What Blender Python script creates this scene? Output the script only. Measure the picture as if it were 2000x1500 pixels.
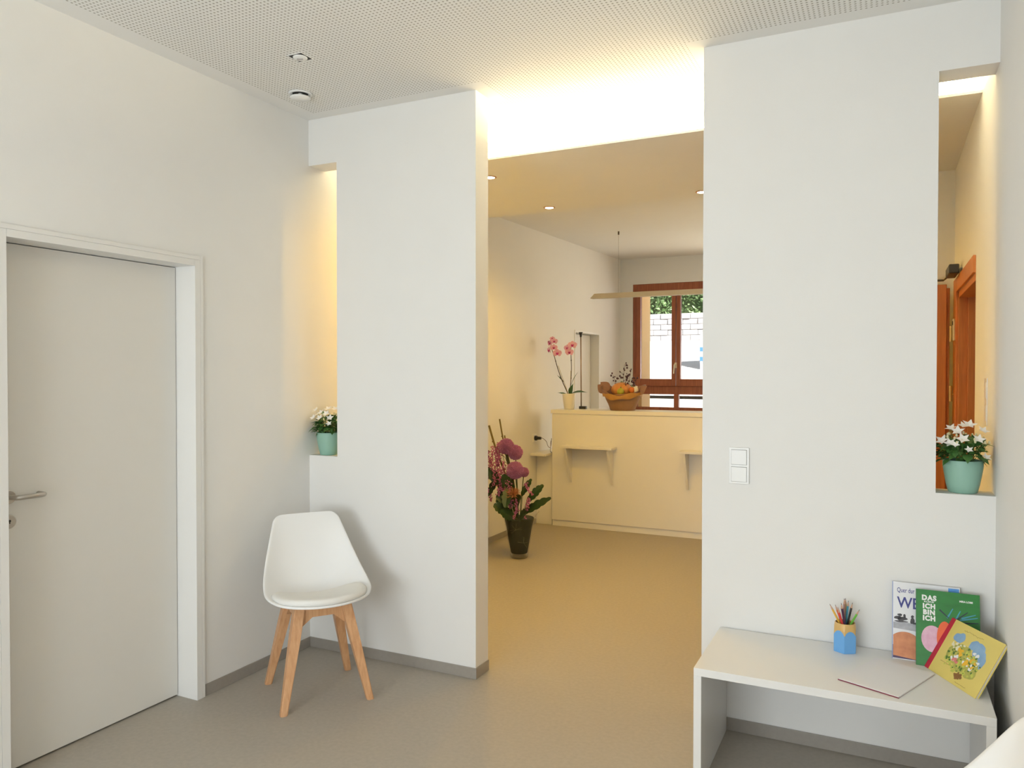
import bpy, bmesh, math, random
from mathutils import Vector, Matrix, Euler, noise as mnoise

for o in list(bpy.data.objects):
    bpy.data.objects.remove(o, do_unlink=True)
scene = bpy.context.scene
COL = scene.collection
R = math.radians

# ------------------------------------------------------------------ camera
YAW, PITCH, ROLL, FPX = R(25.988), R(-0.8402), R(0.029), 1495.04
fw = Vector((-math.sin(YAW) * math.cos(PITCH), math.cos(YAW) * math.cos(PITCH), math.sin(PITCH)))
rt = Vector((math.cos(YAW), math.sin(YAW), 0.0))
up = rt.cross(fw)
rt2 = rt * math.cos(ROLL) + up * math.sin(ROLL)
up2 = up * math.cos(ROLL) - rt * math.sin(ROLL)
cd = bpy.data.cameras.new('camera')
cam = bpy.data.objects.new('camera', cd)
COL.objects.link(cam)
m = Matrix((rt2, up2, -fw)).transposed().to_4x4()
m.translation = Vector((0, 0, 1.5))
cam.matrix_world = m
cd.sensor_width = 36.0
cd.lens = FPX / 2000.0 * 36.0
cd.clip_start = 0.02
scene.camera = cam

# ------------------------------------------------------------------ world, sun, daylight, exposure
world = bpy.data.worlds.new('world')
scene.world = world
world.use_nodes = True
wn = world.node_tree
bg = wn.nodes['Background']
sky = wn.nodes.new('ShaderNodeTexSky')
sky.sky_type = 'HOSEK_WILKIE'
sky.turbidity = 3.0
sky.sun_direction = Vector((0.6, 0.1, 0.75)).normalized()
hs = wn.nodes.new('ShaderNodeHueSaturation')
hs.inputs['Saturation'].default_value = 0.45
wn.links.new(sky.outputs['Color'], hs.inputs['Color'])
wn.links.new(hs.outputs['Color'], bg.inputs['Color'])
bg.inputs['Strength'].default_value = 4.0


def add_light(name, kind, loc, rot, power, color, **kw):
    l = bpy.data.lights.new(name, kind)
    l.energy = power
    l.color = color
    for k, v in kw.items():
        setattr(l, k, v)
    o = bpy.data.objects.new(name, l)
    COL.objects.link(o)
    o.location = loc
    o.rotation_euler = rot
    return o


sun = add_light('sun', 'SUN', (6, 12, 12), (0, 0, 0), 14.0, (1.0, 0.96, 0.9), angle=0.01)
sun.rotation_euler = Vector((-0.60, 0.36, -0.72)).to_track_quat('-Z', 'Y').to_euler()
# daylight falling in through the window behind the camera and through the reception window, then an added reception fill
add_light('window_daylight', 'AREA', (-1.45, -2.02, 1.22), (R(90), 0, 0), 89.0, (0.87, 0.945, 1.0),
          shape='RECTANGLE', size=2.2, size_y=1.2)
rp = add_light('reception_window_portal', 'AREA', (-2.38, 10.0, 1.85), (R(-90), 0, 0), 1.0, (1, 1, 1), shape='RECTANGLE', size=1.1, size_y=1.6)
rp.data.cycles.is_portal = True
add_light('reception_fill', 'AREA', (-0.75, 9.72, 1.75), (R(-90), 0, 0), 56.0, (1.0, 0.93, 0.72), shape='RECTANGLE', size=1.2, size_y=1.4)  # unseen warm fill added to brighten the reception, no known source

scene.view_settings.view_transform = 'Standard'
scene.view_settings.look = 'None'
scene.view_settings.gamma = 1.0
scene.view_settings.use_curve_mapping = False
scene.view_settings.exposure = 0.0

# ------------------------------------------------------------------ dimensions (metres)
XL, YP, H, XP, T, XR, XW = -2.827, 3.273, 2.870, -1.792, 0.129, -0.696, 0.366
SLX, SRX, SB, ST = -2.637, 0.173, 1.05, 2.623
YB = 9.637
YS0, YS1, ZS = 3.84, 5.27, 2.70
XRL = -3.12
WARM = (1.0, 0.56, 0.04)

# ------------------------------------------------------------------ materials
MATS = {}


def nodes_of(mt):
    return mt.node_tree.nodes, mt.node_tree.links


def mat(name, col, rough=0.5, var=0.04, nscale=30.0, bump=0.0, bscale=200.0, metal=0.0, spec=0.5, coat=0.0, stretch=None, emit=None, estr=0.0, col2=None, sheen=0.0, sub=0.0):
    if name in MATS:
        return MATS[name]
    mt = bpy.data.materials.new(name)
    mt.use_nodes = True
    N, L = nodes_of(mt)
    b = N['Principled BSDF']
    tc = N.new('ShaderNodeTexCoord')
    mp = N.new('ShaderNodeMapping')
    L.new(tc.outputs['Object'], mp.inputs['Vector'])
    if stretch:
        mp.inputs['Scale'].default_value = stretch
    nz = N.new('ShaderNodeTexNoise')
    nz.inputs['Scale'].default_value = nscale
    nz.inputs['Detail'].default_value = 4
    L.new(mp.outputs['Vector'], nz.inputs['Vector'])
    rp = N.new('ShaderNodeMix')
    rp.data_type = 'RGBA'
    c1 = tuple(max(0, c * (1 - var)) for c in col)
    c2 = col2 if col2 else tuple(min(1, c * (1 + var)) for c in col)
    rp.inputs['A'].default_value = (*c1, 1)
    rp.inputs['B'].default_value = (*c2, 1)
    L.new(nz.outputs['Fac'], rp.inputs['Factor'])
    L.new(rp.outputs['Result'], b.inputs['Base Color'])
    b.inputs['Roughness'].default_value = rough
    b.inputs['Metallic'].default_value = metal
    b.inputs['Specular IOR Level'].default_value = spec
    b.inputs['Coat Weight'].default_value = coat
    b.inputs['Sheen Weight'].default_value = sheen
    if sub:
        b.inputs['Subsurface Weight'].default_value = sub
        b.inputs['Subsurface Radius'].default_value = (0.01, 0.006, 0.004)
    if bump:
        n2 = N.new('ShaderNodeTexNoise')
        n2.inputs['Scale'].default_value = bscale
        n2.inputs['Detail'].default_value = 3
        L.new(mp.outputs['Vector'], n2.inputs['Vector'])
        bp = N.new('ShaderNodeBump')
        bp.inputs['Strength'].default_value = bump
        bp.inputs['Distance'].default_value = 0.002
        L.new(n2.outputs['Fac'], bp.inputs['Height'])
        L.new(bp.outputs['Normal'], b.inputs['Normal'])
    if emit:
        b.inputs['Emission Color'].default_value = (*emit, 1)
        b.inputs['Emission Strength'].default_value = estr
    MATS[name] = mt
    return mt


def mat_wood(name, c1, c2, rough=0.4, axis='Z', scale=9.0):
    if name in MATS:
        return MATS[name]
    mt = bpy.data.materials.new(name)
    mt.use_nodes = True
    N, L = nodes_of(mt)
    b = N['Principled BSDF']
    tc = N.new('ShaderNodeTexCoord')
    mp = N.new('ShaderNodeMapping')
    s = {'X': (0.6, 9, 9), 'Y': (9, 0.6, 9), 'Z': (9, 9, 0.6)}[axis]
    mp.inputs['Scale'].default_value = s
    L.new(tc.outputs['Object'], mp.inputs['Vector'])
    nz = N.new('ShaderNodeTexNoise')
    nz.inputs['Scale'].default_value = scale
    nz.inputs['Detail'].default_value = 6
    nz.inputs['Distortion'].default_value = 0.6
    L.new(mp.outputs['Vector'], nz.inputs['Vector'])
    cr = N.new('ShaderNodeValToRGB')
    cr.color_ramp.elements[0].position = 0.3
    cr.color_ramp.elements[0].color = (*c1, 1)
    cr.color_ramp.elements[1].position = 0.7
    cr.color_ramp.elements[1].color = (*c2, 1)
    L.new(nz.outputs['Fac'], cr.inputs['Fac'])
    L.new(cr.outputs['Color'], b.inputs['Base Color'])
    b.inputs['Roughness'].default_value = rough
    bp = N.new('ShaderNodeBump')
    bp.inputs['Strength'].default_value = 0.1
    bp.inputs['Distance'].default_value = 0.001
    L.new(nz.outputs['Fac'], bp.inputs['Height'])
    L.new(bp.outputs['Normal'], b.inputs['Normal'])
    MATS[name] = mt
    return mt


def mat_glass(name, tint=(1, 1, 1), edge=0.7):
    if name in MATS:
        return MATS[name]
    mt = bpy.data.materials.new(name)
    mt.use_nodes = True
    N, L = nodes_of(mt)
    for n in list(N):
        if n.type == 'BSDF_PRINCIPLED':
            N.remove(n)
    out = [n for n in N if n.type == 'OUTPUT_MATERIAL'][0]
    tr = N.new('ShaderNodeBsdfTransparent')
    tr.inputs['Color'].default_value = (*tint, 1)
    gl = N.new('ShaderNodeBsdfGlossy')
    gl.inputs['Roughness'].default_value = 0.03
    lw = N.new('ShaderNodeLayerWeight')
    lw.inputs['Blend'].default_value = 0.5
    pw = N.new('ShaderNodeMath')
    pw.operation = 'POWER'
    L.new(lw.outputs['Facing'], pw.inputs[0])
    pw.inputs[1].default_value = 4.0
    fr = N.new('ShaderNodeMath')
    fr.operation = 'MULTIPLY_ADD'
    L.new(pw.outputs[0], fr.inputs[0])
    fr.inputs[1].default_value = edge
    fr.inputs[2].default_value = 0.035
    mx = N.new('ShaderNodeMixShader')
    L.new(fr.outputs[0], mx.inputs['Fac'])
    L.new(tr.outputs['BSDF'], mx.inputs[1])
    L.new(gl.outputs['BSDF'], mx.inputs[2])
    L.new(mx.outputs['Shader'], out.inputs['Surface'])
    MATS[name] = mt
    return mt


def mat_perforated():
    """white plasterboard with 8 mm holes on an 18 mm square grid, plain margins along the walls"""
    mt = bpy.data.materials.new('perforated_plasterboard')
    mt.use_nodes = True
    N, L = nodes_of(mt)
    b = N['Principled BSDF']
    b.inputs['Roughness'].default_value = 0.9
    geo = N.new('ShaderNodeNewGeometry')
    sp = N.new('ShaderNodeSeparateXYZ')
    L.new(geo.outputs['Position'], sp.inputs['Vector'])

    def mth(op, a, bb=None, c=None):
        n = N.new('ShaderNodeMath')
        n.operation = op
        for i, v in enumerate((a, bb, c)):
            if v is None:
                continue
            if hasattr(v, 'links'):
                L.new(v, n.inputs[i])
            else:
                n.inputs[i].default_value = v
        return n.outputs[0]

    X, Y = sp.outputs['X'], sp.outputs['Y']
    fx = mth('SUBTRACT', mth('FRACT', mth('DIVIDE', mth('ADD', X, 10.0), 0.018)), 0.5)
    fy = mth('SUBTRACT', mth('FRACT', mth('DIVIDE', mth('ADD', Y, 10.0), 0.018)), 0.5)
    d = mth('SQRT', mth('ADD', mth('MULTIPLY', fx, fx), mth('MULTIPLY', fy, fy)))
    hole = mth('SUBTRACT', 1.0, mth('SMOOTH_MIN', 1.0, mth('MULTIPLY', mth('GREATER_THAN', d, 0.235), 1.0), 0.0))

    def inside(v, lo, hi):
        return mth('MULTIPLY', mth('GREATER_THAN', v, lo), mth('LESS_THAN', v, hi))
    room = mth('MULTIPLY', inside(X, XL + 0.10, XW - 0.10), inside(Y, -3.0, YP - 0.075))
    gate = mth('MULTIPLY', inside(X, XP + 0.075, XR - 0.06), inside(Y, YP - 0.09, 5.0))
    back = mth('MULTIPLY', inside(X, XL + 0.10, XW - 0.10), inside(Y, YP + T + 0.07, 5.0))
    reg = mth('MAXIMUM', mth('MAXIMUM', room, gate), back)
    fac = mth('MULTIPLY', hole, reg)
    mx = N.new('ShaderNodeMix')
    mx.data_type = 'RGBA'
    mx.inputs['A'].default_value = (0.84, 0.83, 0.80, 1)
    mx.inputs['B'].default_value = (0.42, 0.40, 0.35, 1)
    L.new(fac, mx.inputs['Factor'])
    L.new(mx.outputs['Result'], b.inputs['Base Color'])
    bp = N.new('ShaderNodeBump')
    bp.invert = True
    bp.inputs['Strength'].default_value = 0.3
    bp.inputs['Distance'].default_value = 0.004
    L.new(fac, bp.inputs['Height'])
    L.new(bp.outputs['Normal'], b.inputs['Normal'])
    MATS['perf'] = mt
    return mt


PLASTER = mat('white_wall_plaster', (0.84, 0.83, 0.80), 0.85, 0.015, 6, 0.12, 350)
CEILP = mat('white_ceiling_paint', (0.83, 0.82, 0.79), 0.9, 0.015, 6, 0.08, 300)
LINO = mat('grey_beige_linoleum', (0.39, 0.355, 0.30), 0.55, 0.08, 55, 0.05, 400, spec=0.35, col2=(0.46, 0.42, 0.36))
SKIRT = mat('grey_linoleum_skirting', (0.34, 0.31, 0.27), 0.45, 0.08, 55)
DOORW = mat('white_door_laminate', (0.78, 0.76, 0.71), 0.45, 0.01, 8)
FRAMEW = mat('white_frame_lacquer', (0.82, 0.81, 0.78), 0.4, 0.01, 8)
FURN = mat('white_furniture_laminate', (0.83, 0.82, 0.79), 0.35, 0.01, 10)
PLAST = mat('white_plastic', (0.86, 0.86, 0.84), 0.32, 0.01, 10)
STEEL = mat('brushed_steel', (0.55, 0.52, 0.47), 0.32, 0.08, 90, metal=1.0)
BLACK = mat('black_plastic', (0.02, 0.02, 0.022), 0.4, 0.1, 40)
DARKGAP = mat('dark_recess', (0.03, 0.028, 0.026), 0.8, 0.1, 40)
BEECH = mat_wood('beech_wood', (0.58, 0.30, 0.14), (0.72, 0.42, 0.22), 0.42)
MAHOG = mat_wood('red_brown_window_wood', (0.27, 0.075, 0.033), (0.40, 0.125, 0.055), 0.38)
LARCH = mat_wood('orange_brown_door_wood', (0.50, 0.155, 0.04), (0.62, 0.22, 0.06), 0.4)
BRASS = mat('brass', (0.62, 0.46, 0.22), 0.3, 0.05, 60, metal=1.0)
GLASS = mat_glass('window_glass')
VGLASS = mat_glass('vase_glass', (0.985, 0.99, 0.985), 0.7)
PERF = mat_perforated()

# ------------------------------------------------------------------ mesh helpers


def box(bm, x0, x1, y0, y1, z0, z1, bev=0.0, seg=2):
    vs = [bm.verts.new(p) for p in ((x0, y0, z0), (x1, y0, z0), (x1, y1, z0), (x0, y1, z0), (x0, y0, z1), (x1, y0, z1), (x1, y1, z1), (x0, y1, z1))]
    fs = [bm.faces.new([vs[i] for i in q]) for q in ((3, 2, 1, 0), (4, 5, 6, 7), (0, 1, 5, 4), (1, 2, 6, 5), (2, 3, 7, 6), (3, 0, 4, 7))]
    if bev:
        es = list({e for f in fs for e in f.edges})
        bmesh.ops.bevel(bm, geom=es, offset=bev, segments=seg, affect='EDGES', profile=0.5)


def lathe(bm, prof, n=32, cx=0.0, cy=0.0, fn=None, cap_b=True, cap_t=False):
    rings = []
    for i, (r, z) in enumerate(prof):
        ring = []
        for k in range(n):
            a = 2 * math.pi * k / n
            rr, zz = (r, z) if fn is None else fn(r, z, a, i)
            ring.append(bm.verts.new((cx + rr * math.cos(a), cy + rr * math.sin(a), zz)))
        rings.append(ring)
    for a, b in zip(rings, rings[1:]):
        for k in range(n):
            bm.faces.new((a[k], a[(k + 1) % n], b[(k + 1) % n], b[k]))
    if cap_b:
        bm.faces.new(list(reversed(rings[0])))
    if cap_t:
        bm.faces.new(rings[-1])


def tube(bm, pts, rad, n=8, caps=True):
    pts = [Vector(p) for p in pts]
    if not isinstance(rad, (list, tuple)):
        rad = [rad] * len(pts)
    rings = []
    ref = None
    for i, p in enumerate(pts):
        t = (pts[min(i + 1, len(pts) - 1)] - pts[max(i - 1, 0)]).normalized()
        if ref is None:
            ref = Vector((1, 0, 0)) if abs(t.x) < 0.9 else Vector((0, 1, 0))
        u = (ref - t * ref.dot(t)).normalized()
        v = t.cross(u)
        ref = u
        rings.append([bm.verts.new(p + (u * math.cos(2 * math.pi * k / n) + v * math.sin(2 * math.pi * k / n)) * rad[i]) for k in range(n)])
    for a, b in zip(rings, rings[1:]):
        for k in range(n):
            bm.faces.new((a[k], a[(k + 1) % n], b[(k + 1) % n], b[k]))
    if caps:
        bm.faces.new(list(reversed(rings[0])))
        bm.faces.new(rings[-1])


def prism(bm, poly, y0, y1, plane='XZ'):
    """extrude a polygon given in (a, b) coordinates"""
    def P(a, b, c):
        return {'XZ': (a, c, b), 'YZ': (c, a, b), 'XY': (a, b, c)}[plane]
    lo = [bm.verts.new(P(a, b, y0)) for a, b in poly]
    hi = [bm.verts.new(P(a, b, y1)) for a, b in poly]
    n = len(poly)
    bm.faces.new(lo)
    bm.faces.new(list(reversed(hi)))
    for k in range(n):
        bm.faces.new((lo[k], hi[k], hi[(k + 1) % n], lo[(k + 1) % n]))


def ball(bm, c, r, n=12, sc=(1, 1, 1)):
    ret = bmesh.ops.create_uvsphere(bm, u_segments=n, v_segments=max(6, n * 2 // 3), radius=r)
    for v in ret['verts']:
        v.co = Vector((v.co.x * sc[0], v.co.y * sc[1], v.co.z * sc[2])) + Vector(c)


def mk(name, bm, material, parent=None, smooth=False, loc=None, rot=None, recalc=True):
    if recalc:
        bmesh.ops.recalc_face_normals(bm, faces=bm.faces[:])
    me = bpy.data.meshes.new(name)
    bm.to_mesh(me)
    bm.free()
    me.materials.append(material)
    if smooth:
        for p in me.polygons:
            p.use_smooth = True
    o = bpy.data.objects.new(name, me)
    COL.objects.link(o)
    if parent:
        o.parent = parent
    if loc is not None:
        o.location = loc
    if rot is not None:
        o.rotation_euler = rot
    return o


def autosmooth(o, ang=35):
    me = o.data
    for p in me.polygons:
        p.use_smooth = True
    b = bmesh.new()
    b.from_mesh(me)
    for e in b.edges:
        if len(e.link_faces) == 2 and e.calc_face_angle(0) > R(ang):
            e.smooth = False
    b.to_mesh(me)
    b.free()
    return o


def shared(name, me, parent, loc, rot=None, scale=None, matrix=None):
    o = bpy.data.objects.new(name, me)
    COL.objects.link(o)
    o.parent = parent
    if matrix is not None:
        o.matrix_local = matrix
    else:
        o.location = loc
        if rot is not None:
            o.rotation_euler = rot
        if scale is not None:
            o.scale = (scale,) * 3 if not hasattr(scale, '__len__') else scale
    return o


def tag(o, label=None, cat=None, group=None, kind=None):
    if label:
        o['label'] = label
    if cat:
        o['category'] = cat
    if group:
        o['group'] = group
    if kind:
        o['kind'] = kind
    return o


def empty(name, loc, rz=0.0, label=None, cat=None, group=None, kind=None):
    o = bpy.data.objects.new(name, None)
    COL.objects.link(o)
    o.empty_display_size = 0.1
    o.location = loc
    o.rotation_euler = (0, 0, rz)
    return tag(o, label, cat, group, kind)


def boxes(name, lst, material, parent=None, bev=0.0, **kw):
    bm = bmesh.new()
    for b in lst:
        box(bm, *b, bev=bev)
    return mk(name, bm, material, parent, **kw)


def struct(name, lst, material, label, cat, bev=0.0):
    return tag(boxes(name, lst, material, bev=bev), label, cat, kind='structure')


def aim(d, upv=(0, 0, 1)):
    """matrix whose local +Y points along d and local +Z leans to upv"""
    y = Vector(d).normalized()
    z = Vector(upv)
    z = z - y * z.dot(y)
    if z.length < 1e-4:
        z = Vector((1, 0, 0)) - y * y.x
    z.normalize()
    x = y.cross(z)
    return Matrix((x, y, z)).transposed().to_4x4()


def at(p, d, upv=(0, 0, 1), s=1.0):
    return Matrix.Translation(Vector(p)) @ aim(d, upv) @ Matrix.Scale(s, 4)


def text_mesh(name, body, size, material, parent, loc, rot, bold=0.0, extrude=0.0003, shear=0.0, sx=1.0, align='LEFT', space=1.0):
    cu = bpy.data.curves.new('tmp_text', 'FONT')
    cu.body = body
    cu.size = size
    cu.offset = bold
    cu.extrude = extrude
    cu.space_character = space
    cu.shear = shear
    cu.align_x = align
    cu.resolution_u = 3
    t = bpy.data.objects.new('tmp_text', cu)
    COL.objects.link(t)
    dg = bpy.context.evaluated_depsgraph_get()
    me = bpy.data.meshes.new_from_object(t.evaluated_get(dg))
    bpy.data.objects.remove(t, do_unlink=True)
    me.materials.clear()
    me.materials.append(material)
    o = bpy.data.objects.new(name, me)
    COL.objects.link(o)
    o.parent = parent
    o.location = loc
    o.rotation_euler = rot
    o.scale = (sx, 1, 1)
    return o


# ================================================================== SETTING
struct('floor', [(-3.7, 1.6, -2.6, 10.1, -0.12, 0.0)], LINO, 'grey beige linoleum floor running from waiting room to reception', 'floor')
struct('ceiling', [(XL - 0.3, XW + 0.3, -2.6, 4.06, H, H + 0.25)], PERF, 'white perforated ceiling with rows of small round holes', 'ceiling')
# dropped reception soffit with a light pocket above its front lip
struct('ceiling_soffit', [(XL - 0.29, XW + 0.2, YS0, 4.06, ZS, ZS + 0.012),
                          (XL - 0.29, XW + 0.2, 4.06, YS1, ZS, 3.15)], CEILP, 'lower tan-lit ceiling panel behind the bright light cove', 'ceiling')
bm = bmesh.new()
prism(bm, [(YS1 - 0.05, 2.872), (YB + 0.1, 2.976), (YB + 0.1, 3.25), (YS1 - 0.05, 3.15)], XRL - 0.2, XW + 0.25, 'YZ')
tag(mk('ceiling_reception', bm, CEILP), 'smooth pale ceiling over the reception counter and window', 'ceiling', kind='structure')

DY0, DY1, DZ = 1.640, 2.525, 2.013
struct('wall_left', [(XL - 0.3, XL, -2.6, DY0, 0, H), (XL - 0.3, XL, DY1, YS1, 0, H), (XL - 0.3, XL, DY0, DY1, DZ, H), (XL - 0.3, XL - 0.16, DY0, DY1, 0, DZ)],
       PLASTER, 'long white plaster wall holding the white door', 'wall')
struct('wall_front_left', [(SLX, XP, YP, YP + T, 0, H), (XL, SLX, YP, YP + T, 0, SB), (XL, SLX, YP, YP + T, ST, H)], PLASTER,
       'narrow white partition with tall slot behind the white chair', 'wall')
struct('wall_front_right', [(XR, SRX, YP, YP + T, 0, H), (SRX, XW, YP, YP + T, 0, SB), (SRX, XW, YP, YP + T, ST, H)], PLASTER,
       'wide white partition with light switch and bench in front', 'wall')
WY0, WY1, WZ = 4.04, 4.97, 1.955
struct('wall_right', [(XW, XW + 0.3, -2.6, WY0, 0, H), (XW, XW + 0.3, WY1, YB, 0, 3.0), (XW, XW + 0.3, WY0, WY1, WZ, H)], PLASTER,
       'white side wall beside the bench and wooden door', 'wall')
struct('wall_beyond_door', [(XW + 0.9, XW + 1.0, 3.6, 5.6, 0, H), (XW + 0.3, XW + 1.0, 5.6, 5.7, 0, H), (XW + 0.3, XW + 1.0, 3.5, 3.6, 0, H), (XW + 0.3, XW + 1.0, 3.5, 5.7, H, H + 0.1)], PLASTER,
       'plain wall of the next room glimpsed past wooden door frame', 'wall')
struct('wall_vestibule', [(-0.35, XW, YS1 - 0.04, YS1 + 0.08, 0, ZS), ], PLASTER, 'warm lit wall end behind the open wooden door', 'wall')
NY0, NY1, NZ = 7.99, 8.81, 1.98
struct('wall_reception_left', [(XRL - 0.25, XRL, YS1, NY0, 0, 3.05), (XRL - 0.25, XRL, NY1, YB + 0.1, 0, 3.05), (XRL - 0.25, XRL, NY0, NY1, NZ, 3.05), (XRL - 0.25, XRL - 0.14, NY0, NY1, 0, NZ)],
       PLASTER, 'white reception wall with a recessed doorway behind counter', 'wall')
WX0, WX1, WZ0, WZ1 = -2.953, -1.82, 1.0, 2.645
struct('wall_reception_back', [(XRL - 0.25, WX0, YB, YB + 0.1, 0, 3.2), (WX1, -1.35, YB, YB + 0.1, 0, 3.2), (-0.15, XW + 0.3, YB, YB + 0.1, 0, 3.2), (-1.35, -0.15, YB, YB + 0.1, 0, 1.0), (-1.35, -0.15, YB, YB + 0.1, 2.5, 3.2), (WX0, WX1, YB, YB + 0.1, 0, WZ0), (WX0, WX1, YB, YB + 0.1, WZ1, 3.2)],
       PLASTER, 'pale wall around the brown window', 'wall')
FACADE = mat('cream_yellow_facade_render', (0.86, 0.62, 0.30), 0.9, 0.03, 10)
struct('wall_facade', [(-4.5, WX0 + 0.093, YB + 0.1, 10.13, -0.3, 3.3), (WX1 - 0.093, 1.5, YB + 0.1, 10.13, -0.3, 3.3), (WX0 + 0.093, WX1 - 0.093, YB + 0.1, 10.13, -0.3, WZ0 - 0.02), (WX0 + 0.093, WX1 - 0.093, YB + 0.1, 10.13, WZ1 + 0.02, 3.3)],
       FACADE, 'cream yellow outer reveal seen through the brown window', 'wall')
struct('wall_rear', [(XL - 0.3, -2.6, -2.6, -2.2, 0, H), (-0.3, XW + 0.3, -2.6, -2.2, 0, H), (-2.6, -0.3, -2.6, -2.2, 0, 0.62), (-2.6, -0.3, -2.6, -2.2, 2.48, H)],
       PLASTER, 'white wall with the waiting room window behind the viewer', 'wall')

# coved linoleum skirtings
BH, BT = 0.054, 0.006
struct('baseboard_left', [(XL, XL + BT, 2.544, YP, 0, BH), (XL, XL + BT, -2.2, 1.60, 0, BH)], SKIRT, 'grey skirting under the wall with the white door', 'skirting', bev=0.0015)
struct('baseboard_front_left', [(XL, XP + BT, YP - BT, YP, 0, BH), (XP, XP + BT, YP, YP + T, 0, BH)], SKIRT, 'grey skirting behind the white chair', 'skirting', bev=0.0015)
struct('baseboard_front_right', [(XR - BT, XW, YP - BT, YP, 0, BH), (XR - BT, XR, YP, YP + T, 0, BH)], SKIRT, 'grey skirting under the white bench', 'skirting', bev=0.0015)
struct('baseboard_right', [(XW - BT, XW, -2.2, YP - BT, 0, BH)], SKIRT, 'grey skirting along the side wall by the bench', 'skirting', bev=0.0015)
struct('baseboard_reception', [(XRL, XRL + BT, YS1, 6.93, 0, BH)], SKIRT, 'grey skirting behind the purple flower vase', 'skirting', bev=0.0015)

# ------------------------------------------------------------------ white door in the long wall
d1 = empty('door_1', (XL, (DY0 + DY1) / 2, 0), 0, 'flush white door with steel lever handle', 'door', kind='structure')
hw = (DY1 - DY0) / 2
LX = -0.113
boxes('door_frame', [(-0.13, 0.010, hw - 0.028, hw + 0.002, 0, DZ + 0.0), (-0.13, 0.010, -hw - 0.002, -hw + 0.028, 0, DZ), (-0.13, 0.010, -hw + 0.0285, hw - 0.0285, DZ - 0.028, DZ),
                     (0.0, 0.010, hw + 0.0025, hw + 0.018, 0, DZ + 0.018), (0.0, 0.010, -hw - 0.03, -hw - 0.0025, 0, DZ + 0.018), (0.0, 0.010, -hw - 0.002, hw + 0.002, DZ + 0.0005, DZ + 0.018)], FRAMEW, d1, bev=0.0008)
leaf = boxes('door_leaf', [(LX - 0.04, LX, -hw + 0.031, hw - 0.031, 0.008, DZ - 0.031)], DOORW, d1, bev=0.001)
bm = bmesh.new()
hy, hz = 1.738 - (DY0 + DY1) / 2, 1.035
tube(bm, [(LX, hy, hz), (LX + 0.045, hy, hz), (LX + 0.055, hy + 0.012, hz), (LX + 0.057, hy + 0.05, hz), (LX + 0.057, hy + 0.092, hz), (LX + 0.05, hy + 0.104, hz), (LX + 0.03, hy + 0.107, hz), (LX + 0.012, hy + 0.107, hz)], 0.0095, 12)
mk('door_handle', bm, STEEL, leaf, smooth=True)
bm = bmesh.new()
lathe(bm, [(0.026, 0), (0.026, 0.007), (0.023, 0.009), (0.0, 0.009)], 24)
mk('rosette', bm, STEEL, leaf, loc=(LX, hy, hz), rot=(0, R(90), 0))
bm = bmesh.new()
lathe(bm, [(0.026, 0), (0.026, 0.007), (0.023, 0.009), (0.0, 0.009)], 24)
ks = mk('lock_rosette', bm, STEEL, leaf, loc=(LX, hy, hz - 0.092), rot=(0, R(90), 0))
bm = bmesh.new()
lathe(bm, [(0.0045, 0.0), (0.0045, 0.0018)], 12, cap_t=True)
box(bm, -0.0015, 0.0015 + 0.009, -0.0016, 0.0016, 0, 0.0016)
mk('keyhole', bm, DARKGAP, leaf, loc=(LX + 0.009, hy, hz - 0.089), rot=(0, R(90), 0))

# ------------------------------------------------------------------ recessed doorway behind the counter
d3 = empty('door_3', (XRL, (NY0 + NY1) / 2, 0), 0, 'plain recessed pale door in the reception wall by window', 'door', kind='structure')
boxes('door_leaf', [(-0.135, -0.10, -0.385, 0.385, 0.006, NZ - 0.03)], DOORW, d3, bev=0.001)
boxes('door_frame', [(-0.14, 0.008, -0.41, -0.388, 0, NZ), (-0.14, 0.008, 0.388, 0.41, 0, NZ), (-0.14, 0.008, -0.388, 0.388, NZ - 0.024, NZ)], FRAMEW, d3, bev=0.001)

# ------------------------------------------------------------------ wooden door beside the reception
d2 = empty('door_2', (XW, WY1, 0), 0, 'open orange brown wooden door with frame and overhead closer', 'door', kind='structure')
W = WY1 - WY0
frame2 = boxes('door_frame', [(-0.012, 0.0, -0.005, 0.17, 0, WZ + 0.08), (-0.012, 0.0, -W - 0.0, -0.005, WZ, WZ + 0.08), (0.0, 0.045, -0.03, 0.0, 0, WZ), (0.045, 0.10, -0.05, 0.0, 0, WZ),
                               (0.0, 0.10, -W, -0.0, WZ - 0.035, WZ + 0.0)], LARCH, d2, bev=0.002)
leaf2 = empty('door_leaf', (-0.035, 0.145, 0.006), R(0))
leaf2.parent = d2
boxes('leaf_panel', [(-0.86, -0.015, -0.045, 0.0, 0, WZ + 0.05)], LARCH, leaf2, bev=0.003)
boxes('leaf_rebate', [(-0.015, 0.002, -0.025, -0.003, 0, WZ + 0.03)], LARCH, leaf2, bev=0.002)
for z in (1.72, 1.375, 0.35):
    bm = bmesh.new()
    tube(bm, [(0.008, -0.034, z - 0.045), (0.008, -0.034, z + 0.045)], 0.008, 10)
    tube(bm, [(0.008, -0.034, z - 0.004), (0.026, -0.04, z - 0.004)], 0.003, 6)
    mk('hinge', bm, BRASS, leaf2, smooth=False)
boxes('closer_body', [(-0.062, -0.013, -0.24, 0.02, 2.035, 2.085)], BLACK, d2, bev=0.006)
bm = bmesh.new()
tube(bm, [(-0.04, 0.02, 2.055), (-0.07, 0.05, 2.03), (-0.45, 0.09, 2.035)], 0.006, 8)
mk('closer_arm', bm, mat('dark_bronze', (0.10, 0.07, 0.045), 0.4, 0.1, 40, metal=0.6), d2)
pl = boxes('sensor_plate', [(-0.02, -0.012, 0.045, 0.125, 1.685, 1.81)], mat('ivory_plastic', (0.72, 0.66, 0.5), 0.4, 0.02, 20), d2, bev=0.003)
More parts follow.
